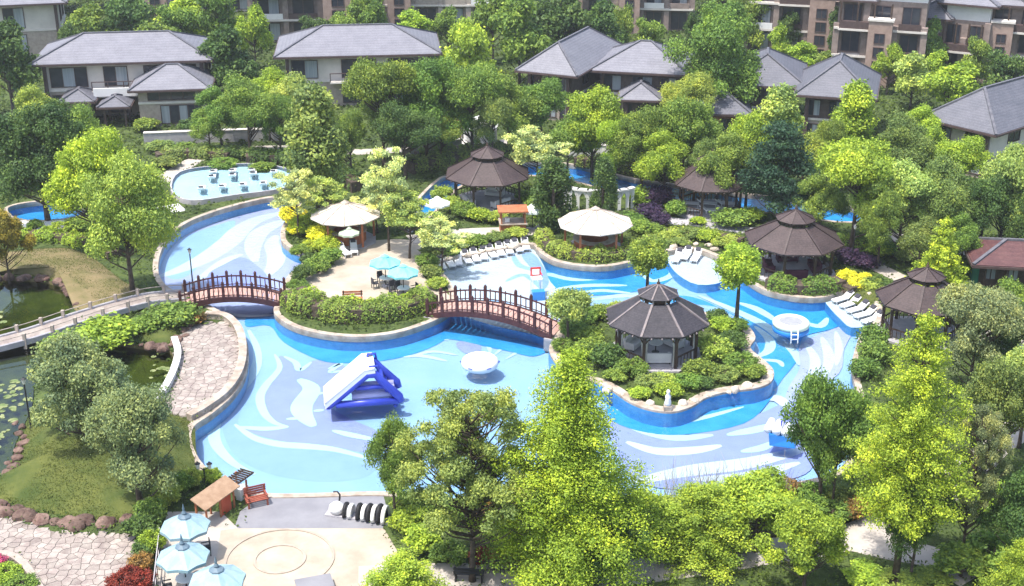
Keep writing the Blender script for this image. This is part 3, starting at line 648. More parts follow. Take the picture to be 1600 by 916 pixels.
villa('far stone villa with low grey roof and glazed gallery over terrace', (1440,26), (1546,36), 7.6, 9, 6, 2)
villa('far stone villa with white upper wall behind the glazed gallery', (1548,6), (1680,14), 9.6, 11, 9)
villa('far stone villa screened by the row of dark trees', (770,-80), (960,-80), 10, 12, 7, 3, M_wallT)
villa('far cream villa screened by the lime low trees', (170,-66), (390,-70), 9, 12, 8, 3, M_wallW)

# ------------------------------------------------------------------ octagonal pavilions
def octo(r, n=8, ph=math.pi/8): return [Vector((r*math.cos(2*math.pi*i/n+ph), r*math.sin(2*math.pi*i/n+ph), 0)) for i in range(n)]
def pavilion(label, cx, base, wpx, shing, ridgem, eave=2.9, rh=1.45, cup=.36, furn=True, ph=math.pi/8, group=None, rail=True):
    c = G(cx, base); d = wpx/scale_at(Vector((c.x,c.y,eave))); R0 = d/2; root = thing('pavilion', c, 0, label, 'pavilion', group)
    o = octo(R0*.84, 8, ph)
    MB().prism(octo(R0*.92, 8, ph), -.1, .16).build('base', M_greystone, root)
    rp = octo(R0*.78, 8, ph)
    for p in rp: MB().box(p.x-.1, p.y-.1, .16, p.x+.1, p.y+.1, eave+.12).build('post', M_timber, root)
    for i in range(8):
        a, b = rp[i], rp[(i+1) % 8]; MB().bar(a+Vector((0,0,eave-.28)), b+Vector((0,0,eave-.28)), .12, .2).build('beam', M_timber, root)
        if rail and i not in (5,):
            MB().bar(a+Vector((0,0,.95)), b+Vector((0,0,.95)), .08, .1).build('handrail', M_timber, root)
            rl = MB()
            for t in np.linspace(.1,.9,6):
                q = a.lerp(b, t); rl.bar(q+Vector((0,0,.2)), q+Vector((0,0,.92)), .05)
            rl.build('balustrade', M_timber, root)
        for sg, q in ((1,a),(-1,b)):                                # knee braces
            e = a.lerp(b, .22 if sg > 0 else .78); MB().bar(q+Vector((0,0,eave-.95)), e+Vector((0,0,eave-.36)), .07).build('brace', M_timber, root)
    ri = R0*cup; e = octo(R0, 8, ph); u = octo(ri, 8, ph); zt = eave+rh
    for i in range(8):
        j = (i+1) % 8; th = .12
        vs = [e[i],e[j],u[j]+Vector((0,0,rh)),u[i]+Vector((0,0,rh))]; vs = [v+Vector((0,0,eave)) for v in vs]; vs += [v-Vector((0,0,th)) for v in vs]
        MB().add(vs, [(0,1,2,3),(7,6,5,4),(0,4,5,1),(1,5,6,2),(2,6,7,3),(3,7,4,0)]).build('roof_panel', shing, root)
        MB().bar(e[i]+Vector((0,0,eave+.03)), u[i]+Vector((0,0,zt+.03)), .16, .09).build('hip_cap', ridgem, root)
        for t in (.25,.5,.75):                                      # rafter tails under the eaves
            q = e[i].lerp(e[j], t); MB().bar(q*1.03+Vector((0,0,eave-.17)), q*.8+Vector((0,0,eave+.12)), .09, .1).build('rafter', ridgem, root)
    ck = octo(ri*.86, 8, ph)
    MB().prism(octo(ri*.74, 8, ph), zt-.05, zt+.42).build('lantern', M_timber, root)
    for i in range(8):
        a, b = ck[i], ck[(i+1) % 8]
        MB().bar(a+Vector((0,0,zt-.08)), a+Vector((0,0,zt+.42)), .1).build('lantern_post', M_coping if ridgem is M_ridgeG else M_timber, root)
    cu = octo(ri*1.12, 8, ph); ap = Vector((0,0,zt+.40+ri*.52))
    for i in range(8):
        j = (i+1) % 8; z = Vector((0,0,zt+.40)); vs = [cu[i]+z,cu[j]+z,ap,cu[i]*.9+z-Vector((0,0,.1)),cu[j]*.9+z-Vector((0,0,.1))]
        MB().add(vs, [(0,1,2),(3,4,1,0),(4,3,2)]).build('lantern_roof_panel', shing, root)
        MB().bar(cu[i]+z+Vector((0,0,.02)), ap+Vector((0,0,.02)), .1, .07).build('lantern_hip_cap', ridgem, root)
    MB().lathe([(.02,-.1),(.12,.0),(.14,.12),(.05,.2),(.07,.28),(.01,.42)], 8, tuple(ap)).build('finial', M_timber, root, True)
    return root, c, R0
FURN = []
PC, pc, pr = pavilion('octagonal pavilion with charcoal shingle roof on the planted pool island', 1024, 553, 166, M_shingG, M_ridgeG)
P1, p1c, p1r = pavilion('brown shingle octagonal pavilion near the lazy river and trimmed far hedge', 762, 318, 138, M_shingB, M_shingB, 3.0, 1.5)
P2, p2c, p2r = pavilion('brown shingle octagonal pavilion sheltering white loungers among purple shrubs', 1108, 330, 124, M_shingB, M_shingB, 3.0, 1.6)
P3, p3c, p3r = pavilion('brown shingle octagonal pavilion beside lemon and purple shrubs with dark sofas', 1236, 424, 156, M_shingB, M_shingB, 2.9, 1.4)
P4, p4c, p4r = pavilion('brown shingle octagonal pavilion behind bright conifer near row of white loungers', 1436, 522, 148, M_shingB, M_shingB, 2.9, 1.4)
def canopy_gazebo(label, cx, base, wpx, eave=2.5, rh=1.2):
    c = G(cx, base); R0 = wpx/scale_at(Vector((c.x,c.y,eave)))/2; root = thing('gazebo', c, 0, label, 'gazebo'); e = octo(R0, 10); u = octo(R0*.1, 10)
    MB().prism(octo(R0*.85, 10), -.1, .1).build('base', M_greystone, root)
    for i in range(10):
        j = (i+1) % 10; vs = [e[i]+Vector((0,0,eave)),e[j]+Vector((0,0,eave)),u[j]+Vector((0,0,eave+rh)),u[i]+Vector((0,0,eave+rh))]; vs += [v-Vector((0,0,.09)) for v in vs]
        MB().add(vs, [(0,1,2,3),(7,6,5,4),(0,4,5,1),(1,5,6,2),(2,6,7,3),(3,7,4,0)]).build('roof_panel', M_thatch, root)
        MB().bar(e[i]+Vector((0,0,eave+.02)), u[i]+Vector((0,0,eave+rh+.02)), .08, .06).build('roof_seam', M_coping, root)
        if i % 2 == 0:
            q = octo(R0*.8, 10)[i]; MB().box(q.x-.09, q.y-.09, .1, q.x+.09, q.y+.09, eave+.1).build('post', M_orangew, root)
        a, b = octo(R0*.8, 10)[i], octo(R0*.8, 10)[j]; MB().bar(a+Vector((0,0,eave-.1)), b+Vector((0,0,eave-.1)), .1, .18).build('beam', M_orangew, root)
    MB().lathe([(R0*.13,0),(R0*.12,.12),(.08,.3),(.02,.36)], 10, (0,0,eave+rh-.04)).build('cap', M_coping, root)
    bar = ring(octo(R0*.55, 16), -.5, 0, .1, 1.05).build('counter', M_orangew, root); ring(octo(R0*.55, 16), -.6, .12, 1.05, 1.12).build('counter_top', M_coping, root)
    return c, R0
canopy_gazebo('round beige canopy bar inside the curving yellow-green hedge', 929, 390, 119)
canopy_gazebo('round pale canopy bar shaded by feathery trees behind yellow shrubs', 542, 376, 112, 2.5, 1.0)

# ------------------------------------------------------------------ arched timber footbridges
def bridge(label, pa, pb, width, rise, n_posts, phase=0):
    a = G(*pa); b = G(*pb); L = (b-a).length; root = thing('footbridge', (a+b)/2, math.atan2(b.y-a.y, b.x-a.x), label, 'bridge', 'arched timber footbridges')
    zf = lambda x: rise*(1-(2*x/L)**2)+.10; N = 16; xs = [-L/2+L*i/N for i in range(N+1)]; hw = width/2
    npl = int(L/.42)
    pm = MB().box(-.195, -hw+.12, -.06, .195, hw-.12, .03).mesh('plank', M_deck)
    for i in range(npl):
        x = -L/2+L*(i+.5)/npl; sl = math.atan(-8*rise*x/L/L); link('plank', pm, root, (x,0,zf(x)), (0,-sl,0))
    for s in (-1, 1):
        mb = MB()
        for i in range(N): mb.bar((xs[i],s*hw,zf(xs[i])-.14), (xs[i+1]+.01,s*hw,zf(xs[i+1])-.14), .16, .40)
        mb.build('side_beam', M_redwood, root)
        for hh, ww, nm in ((.92,.10,'handrail'),(.22,.06,'lower_rail')):
            mb = MB()
            for i in range(N): mb.bar((xs[i],s*hw,zf(xs[i])+hh), (xs[i+1]+.01,s*hw,zf(xs[i+1])+hh), ww)
            mb.build(nm, M_redwood, root)
        for i in range(n_posts):
            x = -L/2+.15+(L-.3)*i/(n_posts-1)
            MB().box(x-.10, s*hw-.10, zf(x)-.2, x+.10, s*hw+.10, zf(x)+1.25).lathe([(.10,0),(.12,.05),(.03,.16)], 6, (x,s*hw,zf(x)+1.25)).build('post', M_redwood, root)
        nb = (n_posts-1)*3
        for i in range(nb):
            if i % 3 == 0: continue
            x = -L/2+.15+(L-.3)*i/nb; MB().box(x-.035, s*hw-.035, zf(x)+.1, x+.035, s*hw+.035, zf(x)+(1.08 if i % 3 == 1 else .9)).build('baluster', M_redwood, root)
    for x in (-L/2+.25, L/2-.25): MB().box(x-.35, -hw-.2, -1.0, x+.35, hw+.2, .02).build('abutment', M_greystone, root)
bridge('arched dark red timber footbridge between pond walkway and hedged terrace', (284,474), (446,470), 2.3, .75, 8)
bridge('long arched dark red timber footbridge from hedged terrace to pavilion island', (676,486), (872,520), 2.4, .95, 9)
# stone walkway over the lily pond
wkp = cat_rom(survey([(290,466),(235,474),(180,490),(110,512),(50,530),(-30,548)]), 5, False)
for i, p in enumerate(wkp): p.z = .25+.3*math.sin(math.pi*i/(len(wkp)-1))
wk = ribbon(wkp, 1.9, -.22, 0).build('walkway', M_flag); tag(wk, 'pale stone walkway with low kerbs crossing the lily pond', 'walkway')
for s in (-1, 1):
    k = len(wkp); e = []
    for i in range(k):
        t = wkp[min(i+1,k-1)]-wkp[max(i-1,0)]; t = Vector((t.x,t.y,0)).normalized(); e.append(wkp[i]+Vector((-t.y,t.x,0))*s*.95)
    ribbon(e, .22, -.3, .12).build('kerb', M_greystone, wk)
    for i in range(0, k, 3): MB().box(e[i].x-.11, e[i].y-.11, e[i].z-.6, e[i].x+.11, e[i].y+.11, e[i].z+.6).build('post', M_wallT, wk)
    up = [q+Vector((0,0,.5)) for q in e]; MB().tube(up, .035, 5).build('rail', M_wallT, wk)
    for i in range(1, k-1, 6): MB().box(wkp[i].x-.4, wkp[i].y-.9, -1.0, wkp[i].x+.4, wkp[i].y+.9, wkp[i].z-.22).build('pier', M_greystone, wk)

# ------------------------------------------------------------------ furniture and pool toys
def make_lounger():
    r = thing('sun_lounger', (0,0,0), 0, 'white lounger', 'lounger')
    MB().box(-.32, -.95, .27, .32, .35, .36).build('seat', M_whitep, r)
    MB().add([(-.32,.35,.27),(.32,.35,.27),(.32,.98,.68),(-.32,.98,.68),(-.32,.33,.36),(.32,.33,.36),(.32,.94,.76),(-.32,.94,.76)], [(0,3,2,1),(4,5,6,7),(0,1,5,4),(1,2,6,5),(2,3,7,6),(3,0,4,7)]).build('backrest', M_whitep, r)
    for x in (-.27,.27):
        for y in (-.85,.3): MB().box(x-.035, y-.035, 0, x+.035, y+.035, .27).build('leg', M_whitep, r)
    MB().add([(-.22,.70,.64),(.22,.70,.64),(.22,.99,.83),(-.22,.99,.83),(-.22,.66,.71),(.22,.66,.71),(.22,.95,.91),(-.22,.95,.91)], [(0,3,2,1),(4,5,6,7),(0,1,5,4),(1,2,6,5),(2,3,7,6),(3,0,4,7)]).build('headrest', M_darkgrey, r)
    return r
LO, lo_used = make_lounger(), []
for i in range(11):
    t = i/10; p = G(690+t*131, 419-t*30, -.42); place(LO, lo_used, p, R(12)+.1*math.sin(i*2.3), 'white sun lounger with dark headrest in the long row on the shallow shelf', 'loungers along the north shelf')
for x, y in ((1058,408),(1072,404),(1087,407)): place(LO, lo_used, G(x,y,-.42), R(-20), 'white sun lounger on the small shelf between two ball-crowned trees', 'loungers on the small north shelf')
for i in range(5):
    place(LO, lo_used, G(1316+i*11.5, 472+i*8.2, -.42), R(-58)+.06*math.sin(i*1.7), 'white sun lounger in the short row beside the trampoline float', 'loungers on the east shelf')
for j in range(2):
    for i in range(4): place(LO, lo_used, G(316+i*32+j*16, 300-j*18-i*2.5, .25), R(180+8), 'white lounger standing in the raised shallow lounge pool', 'loungers in the raised pool')
for i in range(3): place(LO, lo_used, G(334+i*30, 274-i*1.5, .25), R(180+8), 'white lounger standing in the raised shallow lounge pool', 'loungers in the raised pool')
for i in range(3):
    for j in range(2): place(LO, lo_used, p2c+Vector((-1.8+i*1.7, -.9+j*1.9, .16)), R(80), 'white lounger under the pavilion roof among purple shrubs', 'loungers under the far pavilion')
for x, y, a in ((538,398,30),(553,394,10)): place(LO, lo_used, G(x,y,.03), R(a), 'white lounger under the small green parasol on the terrace', 'loungers under the green parasol')

def make_chair():
    r = thing('garden_chair', (0,0,0), 0, 'chair', 'chair')
    MB().box(-.24, -.24, .42, .24, .24, .47).build('seat', M_darkgrey, r); MB().box(-.24, .2, .47, .24, .25, .92).build('backrest', M_darkgrey, r)
    for x in (-.21,.21):
        for y in (-.21,.21): MB().box(x-.025, y-.025, 0, x+.025, y+.025, .42).build('leg', M_black, r)
        MB().box(x-.03, -.22, .64, x+.03, .2, .68).build('armrest', M_black, r)
    return r
CH, ch_used = make_chair(), []
def make_table(m, name='round_table'):
    r = thing(name, (0,0,0), 0, 'table', 'table')
    MB().lathe([(.5,.70),(.52,.72),(.52,.75),(.5,.76)], 18).build('table_top', m, r); MB().lathe([(.05,.05),(.05,.70)], 8).build('leg', M_black, r); MB().lathe([(.28,0),(.28,.03),(.06,.06)], 12).build('foot', M_black, r)
    return r
TA, ta_used = make_table(M_whitep), []
def parasol(label, cx, base, wpx, m, h=2.7, rise=.62, capm=None, n=8, group=None, finial=False, z=0.02):
    c = G(cx, base, z); Rr = wpx/scale_at(Vector((c.x,c.y,h)))/2; root = thing('parasol', c, 0, label, 'parasol', group)
    e = octo(Rr, n); u = octo(Rr*.22, n); zt = h-.12
    for i in range(n):
        j = (i+1) % n; md = (e[i]+e[j])/2*.985; z0 = zt-rise
        vs = [e[i]+Vector((0,0,z0)), md+Vector((0,0,z0+.05)), e[j]+Vector((0,0,z0)), u[j]+Vector((0,0,zt-.02)), u[i]+Vector((0,0,zt-.02))]
        mm = (e[i]+e[j]+u[i]+u[j])/4+Vector((0,0,(z0+zt)/2-.05)); vs.append(mm)
        low = [v-Vector((0,0,.025)) for v in vs]; low[0] = e[i]+Vector((0,0,z0-.16)); low[2] = e[j]+Vector((0,0,z0-.16)); low[1] = md+Vector((0,0,z0-.12))
        MB().add(vs+low, [(0,1,5),(1,2,5),(2,3,5),(3,4,5),(4,0,5),(1,0,6,7),(2,1,7,8)]).build('canopy_panel', m, root)
        MB().bar(e[i]*.98+Vector((0,0,z0-.03)), Vector((0,0,zt-.07)), .03).build('rib', M_black, root)
    MB().lathe([(Rr*.27,zt+.0),(Rr*.25,zt+.03),(Rr*.06,zt+.16),(.02,zt+.2)], n, ph=math.pi/8).build('vent_cap', capm or m, root)
    MB().lathe([(.035,0),(.035,zt)], 8).build('pole', M_black, root); MB().lathe([(.34,0),(.34,.08),(.08,.12)], 12).build('base', M_greystone, root)
    if finial: MB().lathe([(.10,zt+.12),(.14,zt+.22),(.06,zt+.36),(.07,zt+.46),(.02,zt+.75)], 8).build('finial', capm, root)
    return c, Rr
for i, (x, y) in enumerate(((295,872),(292,921),(345,958))):
    parasol(['grey-blue octagonal parasol next to the timber shelter', 'grey-blue octagonal parasol in the middle of its three', 'grey-blue octagonal parasol standing out over the beige plaza'][i], x, y, (79,84,90)[i], M_greyblue, 2.75, .62, M_slate, 8, 'grey-blue parasols beside the plaza', True)
    q = G(x, y, .03); place(TA, ta_used, q+Vector((.0,-.02,0)), 0, 'round white table under grey-blue parasol beside the plaza', 'tables beside the plaza')
    for a in (20, 110, 200, 290): place(CH, ch_used, q+Vector((math.cos(R(a))*.95, math.sin(R(a))*.95, 0)), R(a-90), 'dark garden chair under grey-blue parasol beside the plaza', 'chairs beside the plaza')
for i, (x, y) in enumerate(((603,447),(631,463))):
    parasol(['teal parasol on the terrace, the one nearer the round pale canopy bar', 'teal parasol on the terrace, the one nearer the hedge'][i], x, y, (51,51)[i], M_teal, 2.7, .55, None, 8, 'teal parasols on the terrace')
    q = G(x, y, .03); place(TA, ta_used, q, 0, 'round white table under a teal parasol', 'tables under teal parasols')
    for a in (30, 120, 210, 300): place(CH, ch_used, q+Vector((math.cos(R(a))*.95, math.sin(R(a))*.95, 0)), R(a-90), 'dark garden chair under a teal parasol', 'chairs under teal parasols')
parasol('small sage green parasol next to the yellow shrubs on the terrace', 547, 394, 34, M_greenfab, 2.3, .4)
parasol('pale mint parasol beside the path behind feathery trees', 684, 348, 42, M_palefab, 2.5, .5)
parasol('pale mint parasol by the orange timber kiosk', 832, 358, 36, M_palefab, 2.4, .45)
parasol('pale cream parasol half hidden in feathery foliage on terrace', 640, 362, 36, M_palefab, 2.5, .5)

# inflatable slide floating in the west basin
c = G(572, 634, WZ); sl = thing('inflatable_slide', c, R(9), 'blue and white inflatable A-frame slide floating in the west basin', 'slide')
Ls, Rs, Hs, Wd = -2.5, 2.35, 2.35, 2.15
for s in (0, Wd):
    sb = MB().tube([(Ls,s,.12),(Ls+.3,s,.35),(-.2,s,Hs-.35),(.2,s,Hs-.05),(.75,s,Hs-.1),(1.1,s,Hs-.6),(Rs-.1,s,.5),(Rs,s,.15)], [.2,.24,.25,.26,.26,.27,.29,.24], 10).build('side_tube', M_pvcblue, sl, True)
    MB().tube([(-2.0,s,.22),(2.2,s,.22)], .24, 10).build('base_tube', M_pvcblue, sl, True)
    MB().tube([(-.6,s,1.35),(1.65,s,1.35)], .16, 8).build('cross_tube', M_pvcblue, sl, True)
MB().add([(Ls-.25,-.22,.34),(Ls-.25,Wd+.22,.34),(.0,Wd+.22,Hs+.26),(.0,-.22,Hs+.26),(.7,Wd+.22,Hs+.3),(.7,-.22,Hs+.3)]+[(Ls-.2,-.22,.05),(Ls-.2,Wd+.22,.05),(.12,Wd+.22,Hs+.05),(.12,-.22,Hs+.05),(.7,Wd+.22,Hs+.1),(.7,-.22,Hs+.1)],
    [(0,3,2,1),(3,5,4,2),(6,7,8,9),(9,8,10,11),(0,6,9,3),(3,9,11,5),(1,2,8,7),(2,4,10,8),(0,1,7,6),(5,11,10,4)]).build('chute', M_pvcwhite, sl)
for s in (-.1, Wd+.1): MB().tube([(Ls-.2,s,.42),(-.02,s,Hs+.34),(.65,s,Hs+.38)], .13, 8).build('chute_rail', M_pvcwhite, sl, True)
MB().tube([(-.9,.3,.62),(2.0,.3,.62)], .26, 8).tube([(-.9,1.2,.62),(2.0,1.2,.62)], .26, 8).tube([(-.9,1.85,.62),(2.0,1.85,.62)], .26, 8).build('platform', M_pvclilac, sl, True)
for i in range(4):
    t = i/4; MB().tube([(1.15+t*1.1,.1,Hs-.75-t*2.4),(1.15+t*1.1,Wd-.1,Hs-.75-t*2.4)], .15, 8).build('step', M_pvcblue, sl, True)
for s in (.1, Wd-.1): MB().tube([(.3,s,Hs+.1),(.35,s,Hs+.48),(.85,s,Hs+.48),(.9,s,Hs+.1)], .09, 8).build('handle', M_pvcblue, sl, True)
MB().tube([(Ls,-.02,.15),(Ls,Wd,.15)], .25, 10).build('foot_tube', M_pvcblue, sl, True)
# white ring float
c = G(750, 573, WZ-.16); rf = thing('ring_float', c, 0, 'white round inflatable ring float with small lilac centre', 'pool float')
MB().tube([(math.cos(t)*.95, math.sin(t)*.95, .32) for t in np.linspace(0, 2*math.pi, 28, endpoint=False)], .40, 10, closed=True).build('ring', M_pvcwhite, rf, True)
MB().lathe([(.9,.18),(.95,.50),(.45,.56),(.3,.54)], 20).build('membrane', M_pvcwhite, rf, True); MB().lathe([(.3,.4),(.3,.60),(.1,.62)], 16).build('centre', M_pvclilac, rf)
for a in range(0, 360, 60): MB().tube([(math.cos(R(a-7))*1.33, math.sin(R(a-7))*1.33, .36),(math.cos(R(a))*1.40, math.sin(R(a))*1.40, .42),(math.cos(R(a+7))*1.33, math.sin(R(a+7))*1.33, .36)], .035, 5).build('handle', M_pvcblue, rf)
# trampoline float
c = G(1235, 517, WZ); tf = thing('trampoline_float', c, 0, 'round water trampoline float with pale green ring and grey mesh', 'trampoline')
MB().tube([(math.cos(t)*1.12, math.sin(t)*1.12, .62) for t in np.linspace(0, 2*math.pi, 30, endpoint=False)], .28, 10, closed=True).build('ring', M_pvcgreen, tf, True)
MB().tube([(math.cos(t)*1.12, math.sin(t)*1.12, .2) for t in np.linspace(0, 2*math.pi, 30, endpoint=False)], .27, 10, closed=True).build('lower_ring', M_pvccyan, tf, True)
MB().lathe([(.86,.74),(.86,.80)], 28).build('jumping_mat', M_mesh, tf)
for i in range(24):
    a = 2*math.pi*i/24; MB().bar((math.cos(a)*.84, math.sin(a)*.84, .80), (math.cos(a)*.99, math.sin(a)*.99, .87), .03).build('lacing', M_whitep, tf)
MB().tube([(-.25,-1.3,.75),(-.25,-1.55,.3),(-.25,-1.6,-.3)], .05, 6).tube([(.25,-1.3,.75),(.25,-1.55,.3),(.25,-1.6,-.3)], .05, 6).bar((-.25,-1.52,.35),(.25,-1.52,.35),.06).bar((-.25,-1.58,.0),(.25,-1.58,.0),.06).build('ladder', M_whitep, tf)
# rocker float by the south-east shore
c = G(1226, 690, WZ); kf = thing('rocker_float', c, R(-15), 'small inflatable rocker with white seat on blue wedge hull', 'pool float')
MB().add([(-.9,-.6,-.1),(.7,-.6,-.1),(.9,.6,-.1),(-.7,.6,-.1),(-1.0,-.65,.75),(.45,-.5,.55),(.6,.6,.6),(-.9,.65,.85)], [(0,3,2,1),(4,5,6,7),(0,1,5,4),(1,2,6,5),(2,3,7,6),(3,0,4,7)]).build('hull', M_pvccyan, kf)
MB().tube([(-1.1,-.55,.95),(-.9,.6,1.05)], .26, 10).tube([(-.55,-.6,.92),(-.4,.6,1.0)], .28, 10).tube([(.0,-.55,.85),(.15,.55,.9)], .27, 10).tube([(.45,-.5,.78),(.6,.55,.82)], .24, 10).build('seat', M_pvcwhite, kf, True)
MB().tube([(-.3,-.2,1.2),(-.3,-.2,1.5),(-.1,.2,1.5),(-.1,.2,1.2)], .05, 6).build('handle', M_pvcblue, kf)
# lifeguard chair in the shallows
c = G(838, 462, -.42); lg = thing('lifeguard_chair', c, R(10), 'white and red lifeguard chair with blue step box in the shallows', 'chair')
for x in (-.35,.35):
    for y in (-.35,.35): MB().bar((x*1.2,y*1.2,0),(x,y,1.5),.08).build('leg', M_whitep, lg)
MB().box(-.42,-.42,1.5,.42,.42,1.58).build('seat', M_whitep, lg); MB().box(-.42,.36,1.58,.42,.44,2.3).build('backrest', M_red, lg)
for x in (-.42,.36): MB().box(x,-.4,1.85,x+.06,.36,1.92).build('armrest', M_red, lg)
MB().box(-.3,.30,1.7,.3,.359,2.15).build('cushion', M_whitep, lg); MB().box(-.5,-1.1,0,.5,-.46,.75).build('step_box', M_pvccyan, lg)

# orange timber kiosk by the path
c = G(801, 362); kq = thing('timber_kiosk', c, R(5), 'low orange timber kiosk with flat roof and open counter', 'kiosk')
MB().box(-1.15,-.8,0,1.15,.8,.95).build('counter', M_orangew, kq); MB().box(-1.25,-.95,.953,1.25,.9,1.03).build('counter_top', M_coping, kq)
for x in (-1.05,1.05):
    for y in (-.72,.72): MB().box(x-.06,y-.06,1.03,x+.06,y+.06,2.1).build('post', M_orangew, kq)
MB().box(-1.35,-1.0,2.1,1.35,1.0,2.22).build('roof', M_orangew, kq); MB().box(-.7,-.3,1.03,-.3,.1,1.4).build('crate', M_whitep, kq)
# white arcade behind the beige canopy bar
c = G(935, 330); ar = thing('arcade', c, R(-4), 'curved white garden arcade with arched openings between two columnar trees', 'arcade')
n = 9
for i in range(n):
    a = R(200+140*i/(n-1)); q = Vector((math.cos(a)*3.4, math.sin(a)*1.8+1.8, 0)); MB().box(q.x-.15,q.y-.15,-.1,q.x+.15,q.y+.15,1.9).build('pier', M_white, ar)
    if i:
        pm_ = (q+qp)/2; ang = math.atan2(q.y-qp.y, q.x-qp.x); ln = (q-qp).length; mb = MB(); K = 8; pts = []
        for j in range(K+1): pts.append((-ln/2+.15+(ln-.3)*j/K, 1.25+.45*math.sin(math.pi*j/K)))
        vs = []; fs = []
        for y in (-.13,.13):
            for (x,z) in pts: vs.append((x,y,z))
            for (x,z) in pts: vs.append((x,y,1.9))
        m2 = 2*(K+1)
        for j in range(K): fs += [(j,j+1,j+1+K+1,j+K+1),(j+m2,j+K+1+m2,j+1+K+1+m2,j+1+m2),(j,j+m2,j+1+m2,j+1)]
        o = mb.add(vs, fs).build('arch', M_white, ar); o.location = pm_; o.rotation_euler = (0,0,ang)
        o = MB().box(-ln/2-.1,-.25,1.903,ln/2+.1,.25,2.08).build('cornice', M_white, ar); o.location = pm_; o.rotation_euler = (0,0,ang)
    qp = q
# maroon roofed hut with green wall on the right
a = G(1520, 452); ht = thing('garden_hut', a, R(-8), 'garden hut with maroon roof and green side panel', 'hut')
MB().box(.3,0,0,8,4,2.4).build('wall', M_timber, ht); MB().box(.2,-.05,0,.297,4.05,2.3).build('side_panel', M_greenwall, ht)
roof_on(ht, .2, -.6, 8, 4.2, 2.42, 1.3, .7, M_maroon)
for x in np.linspace(.6,7,5): MB().box(x-.08,-.9,0,x+.08,-.74,2.41).build('post', M_timber, ht)
for x in np.linspace(1.2,6.4,4): window(ht, x, 0, .9, 2.0, .9, 'f', [M_curtain], 2)
# timber shelter at the beach corner
c = G(338, 806); sh_ = thing('timber_shelter', c, R(62), 'long timber shelter with sloping tan roof and red screen panel', 'shelter'); sh_.scale = (.74,.52,.70)
for x in (-1.6,0,1.6,3.2):
    for y, h in ((-.7,1.75),(.7,2.25)): MB().box(x-.07,y-.07,0,x+.07,y+.07,h).build('post', M_orangew, sh_)
MB().add([(-1.9,-1.0,1.72),(2.2,-1.0,1.72),(2.2,1.0,2.35),(-1.9,1.0,2.35)]+[(-1.9,-1.0,1.80),(2.2,-1.0,1.80),(2.2,1.0,2.43),(-1.9,1.0,2.43)], [(0,3,2,1),(4,5,6,7),(0,1,5,4),(1,2,6,5),(2,3,7,6),(3,0,4,7)]).build('roof', mat('tan_boards', (.30,.19,.12), .7, (.40,.27,.18), 2.5, .2, 10), sh_)
for i in range(7): MB().box(2.25+i*.28,-.95,2.0,2.34+i*.28,.95,2.12).build('pergola_slat', M_timber, sh_)
MB().box(2.25,-.75,1.85,4.2,-.65,1.997).box(2.25,.65,1.85,4.2,.75,1.997).build('pergola_beam', M_timber, sh_)
MB().box(.1,-.78,.1,1.2,-.71,1.6).build('screen_panel', M_redpanel, sh_); MB().box(2.6,-.5,0,3.6,.5,1.0).build('counter', M_white, sh_)
c = G(402, 789); rb_ = thing('red_bench', c, R(25), 'red slatted bench at the corner of the grey ramp', 'bench'); M_redpanel = mat('faded_red_timber', (.24,.06,.04), .7, (.32,.10,.065), 3, .2, 12)
for i in range(4): MB().box(-.65,-.32+i*.17,.42,.65,-.2+i*.17,.46).build('seat_slat', M_redpanel, rb_)
for i in range(4): MB().box(-.65,.36,.52+i*.15,.65,.40,.63+i*.15).build('back_slat', M_redpanel, rb_)
for x in (-.55,.55): MB().box(x-.05,-.32,0,x+.05,-.24,.42).box(x-.05,.3,0,x+.05,.36,1.1).box(x-.05,-.32,.66,x+.05,.36,.71).build('leg', M_redpanel, rb_)
# row of black hoops on a white play sculpture beside the ramp
c = G(560, 808); ps = thing('play_sculpture', c, R(-14), 'white caterpillar play sculpture with black hoops beside the grey ramp', 'sculpture'); ps.scale = (.95,.9,.72)
MB().box(-2.0,-.45,0,2.0,.45,.16).build('plinth', M_greystone, ps)
MB().lathe([(.05,.0),(.40,.08),(.50,.35),(.46,.62),(.28,.85),(.05,.92)], 14, (-1.35,0,.16)).build('head', M_white, ps, True)
for i, x in enumerate((-.75,.1,.75,1.4)):
    rr = .72+.07*i; MB().tube([(x,math.cos(t)*rr*.62,.16+math.sin(t)*rr*1.25) for t in np.linspace(.0,math.pi,13)], .13, 8).build('hoop', M_blackrub, ps, True)
    MB().tube([(x+.32,math.cos(t)*rr*.60,.16+math.sin(t)*rr*1.15) for t in np.linspace(.0,math.pi,13)], .14, 8).build('white_hoop', M_white, ps, True)
    MB().add([(x-.02,math.cos(t)*rr*.55,.16+math.sin(t)*rr*1.05) for t in np.linspace(0,math.pi,11)]+[(x+.36,math.cos(t)*rr*.55,.16+math.sin(t)*rr*1.02) for t in np.linspace(0,math.pi,11)], [(j,j+1,j+12,j+11) for j in range(10)]+[tuple(range(11)),tuple(range(21,10,-1))]).build('body', M_white if i < 1 else M_blackrub, ps, True)
MB().tube([(-1.2,.1,1.2),(-1.15,.1,1.75),(-1.3,.1,2.0),(-1.55,.1,1.95)], .06, 6).build('antenna', M_black, ps)
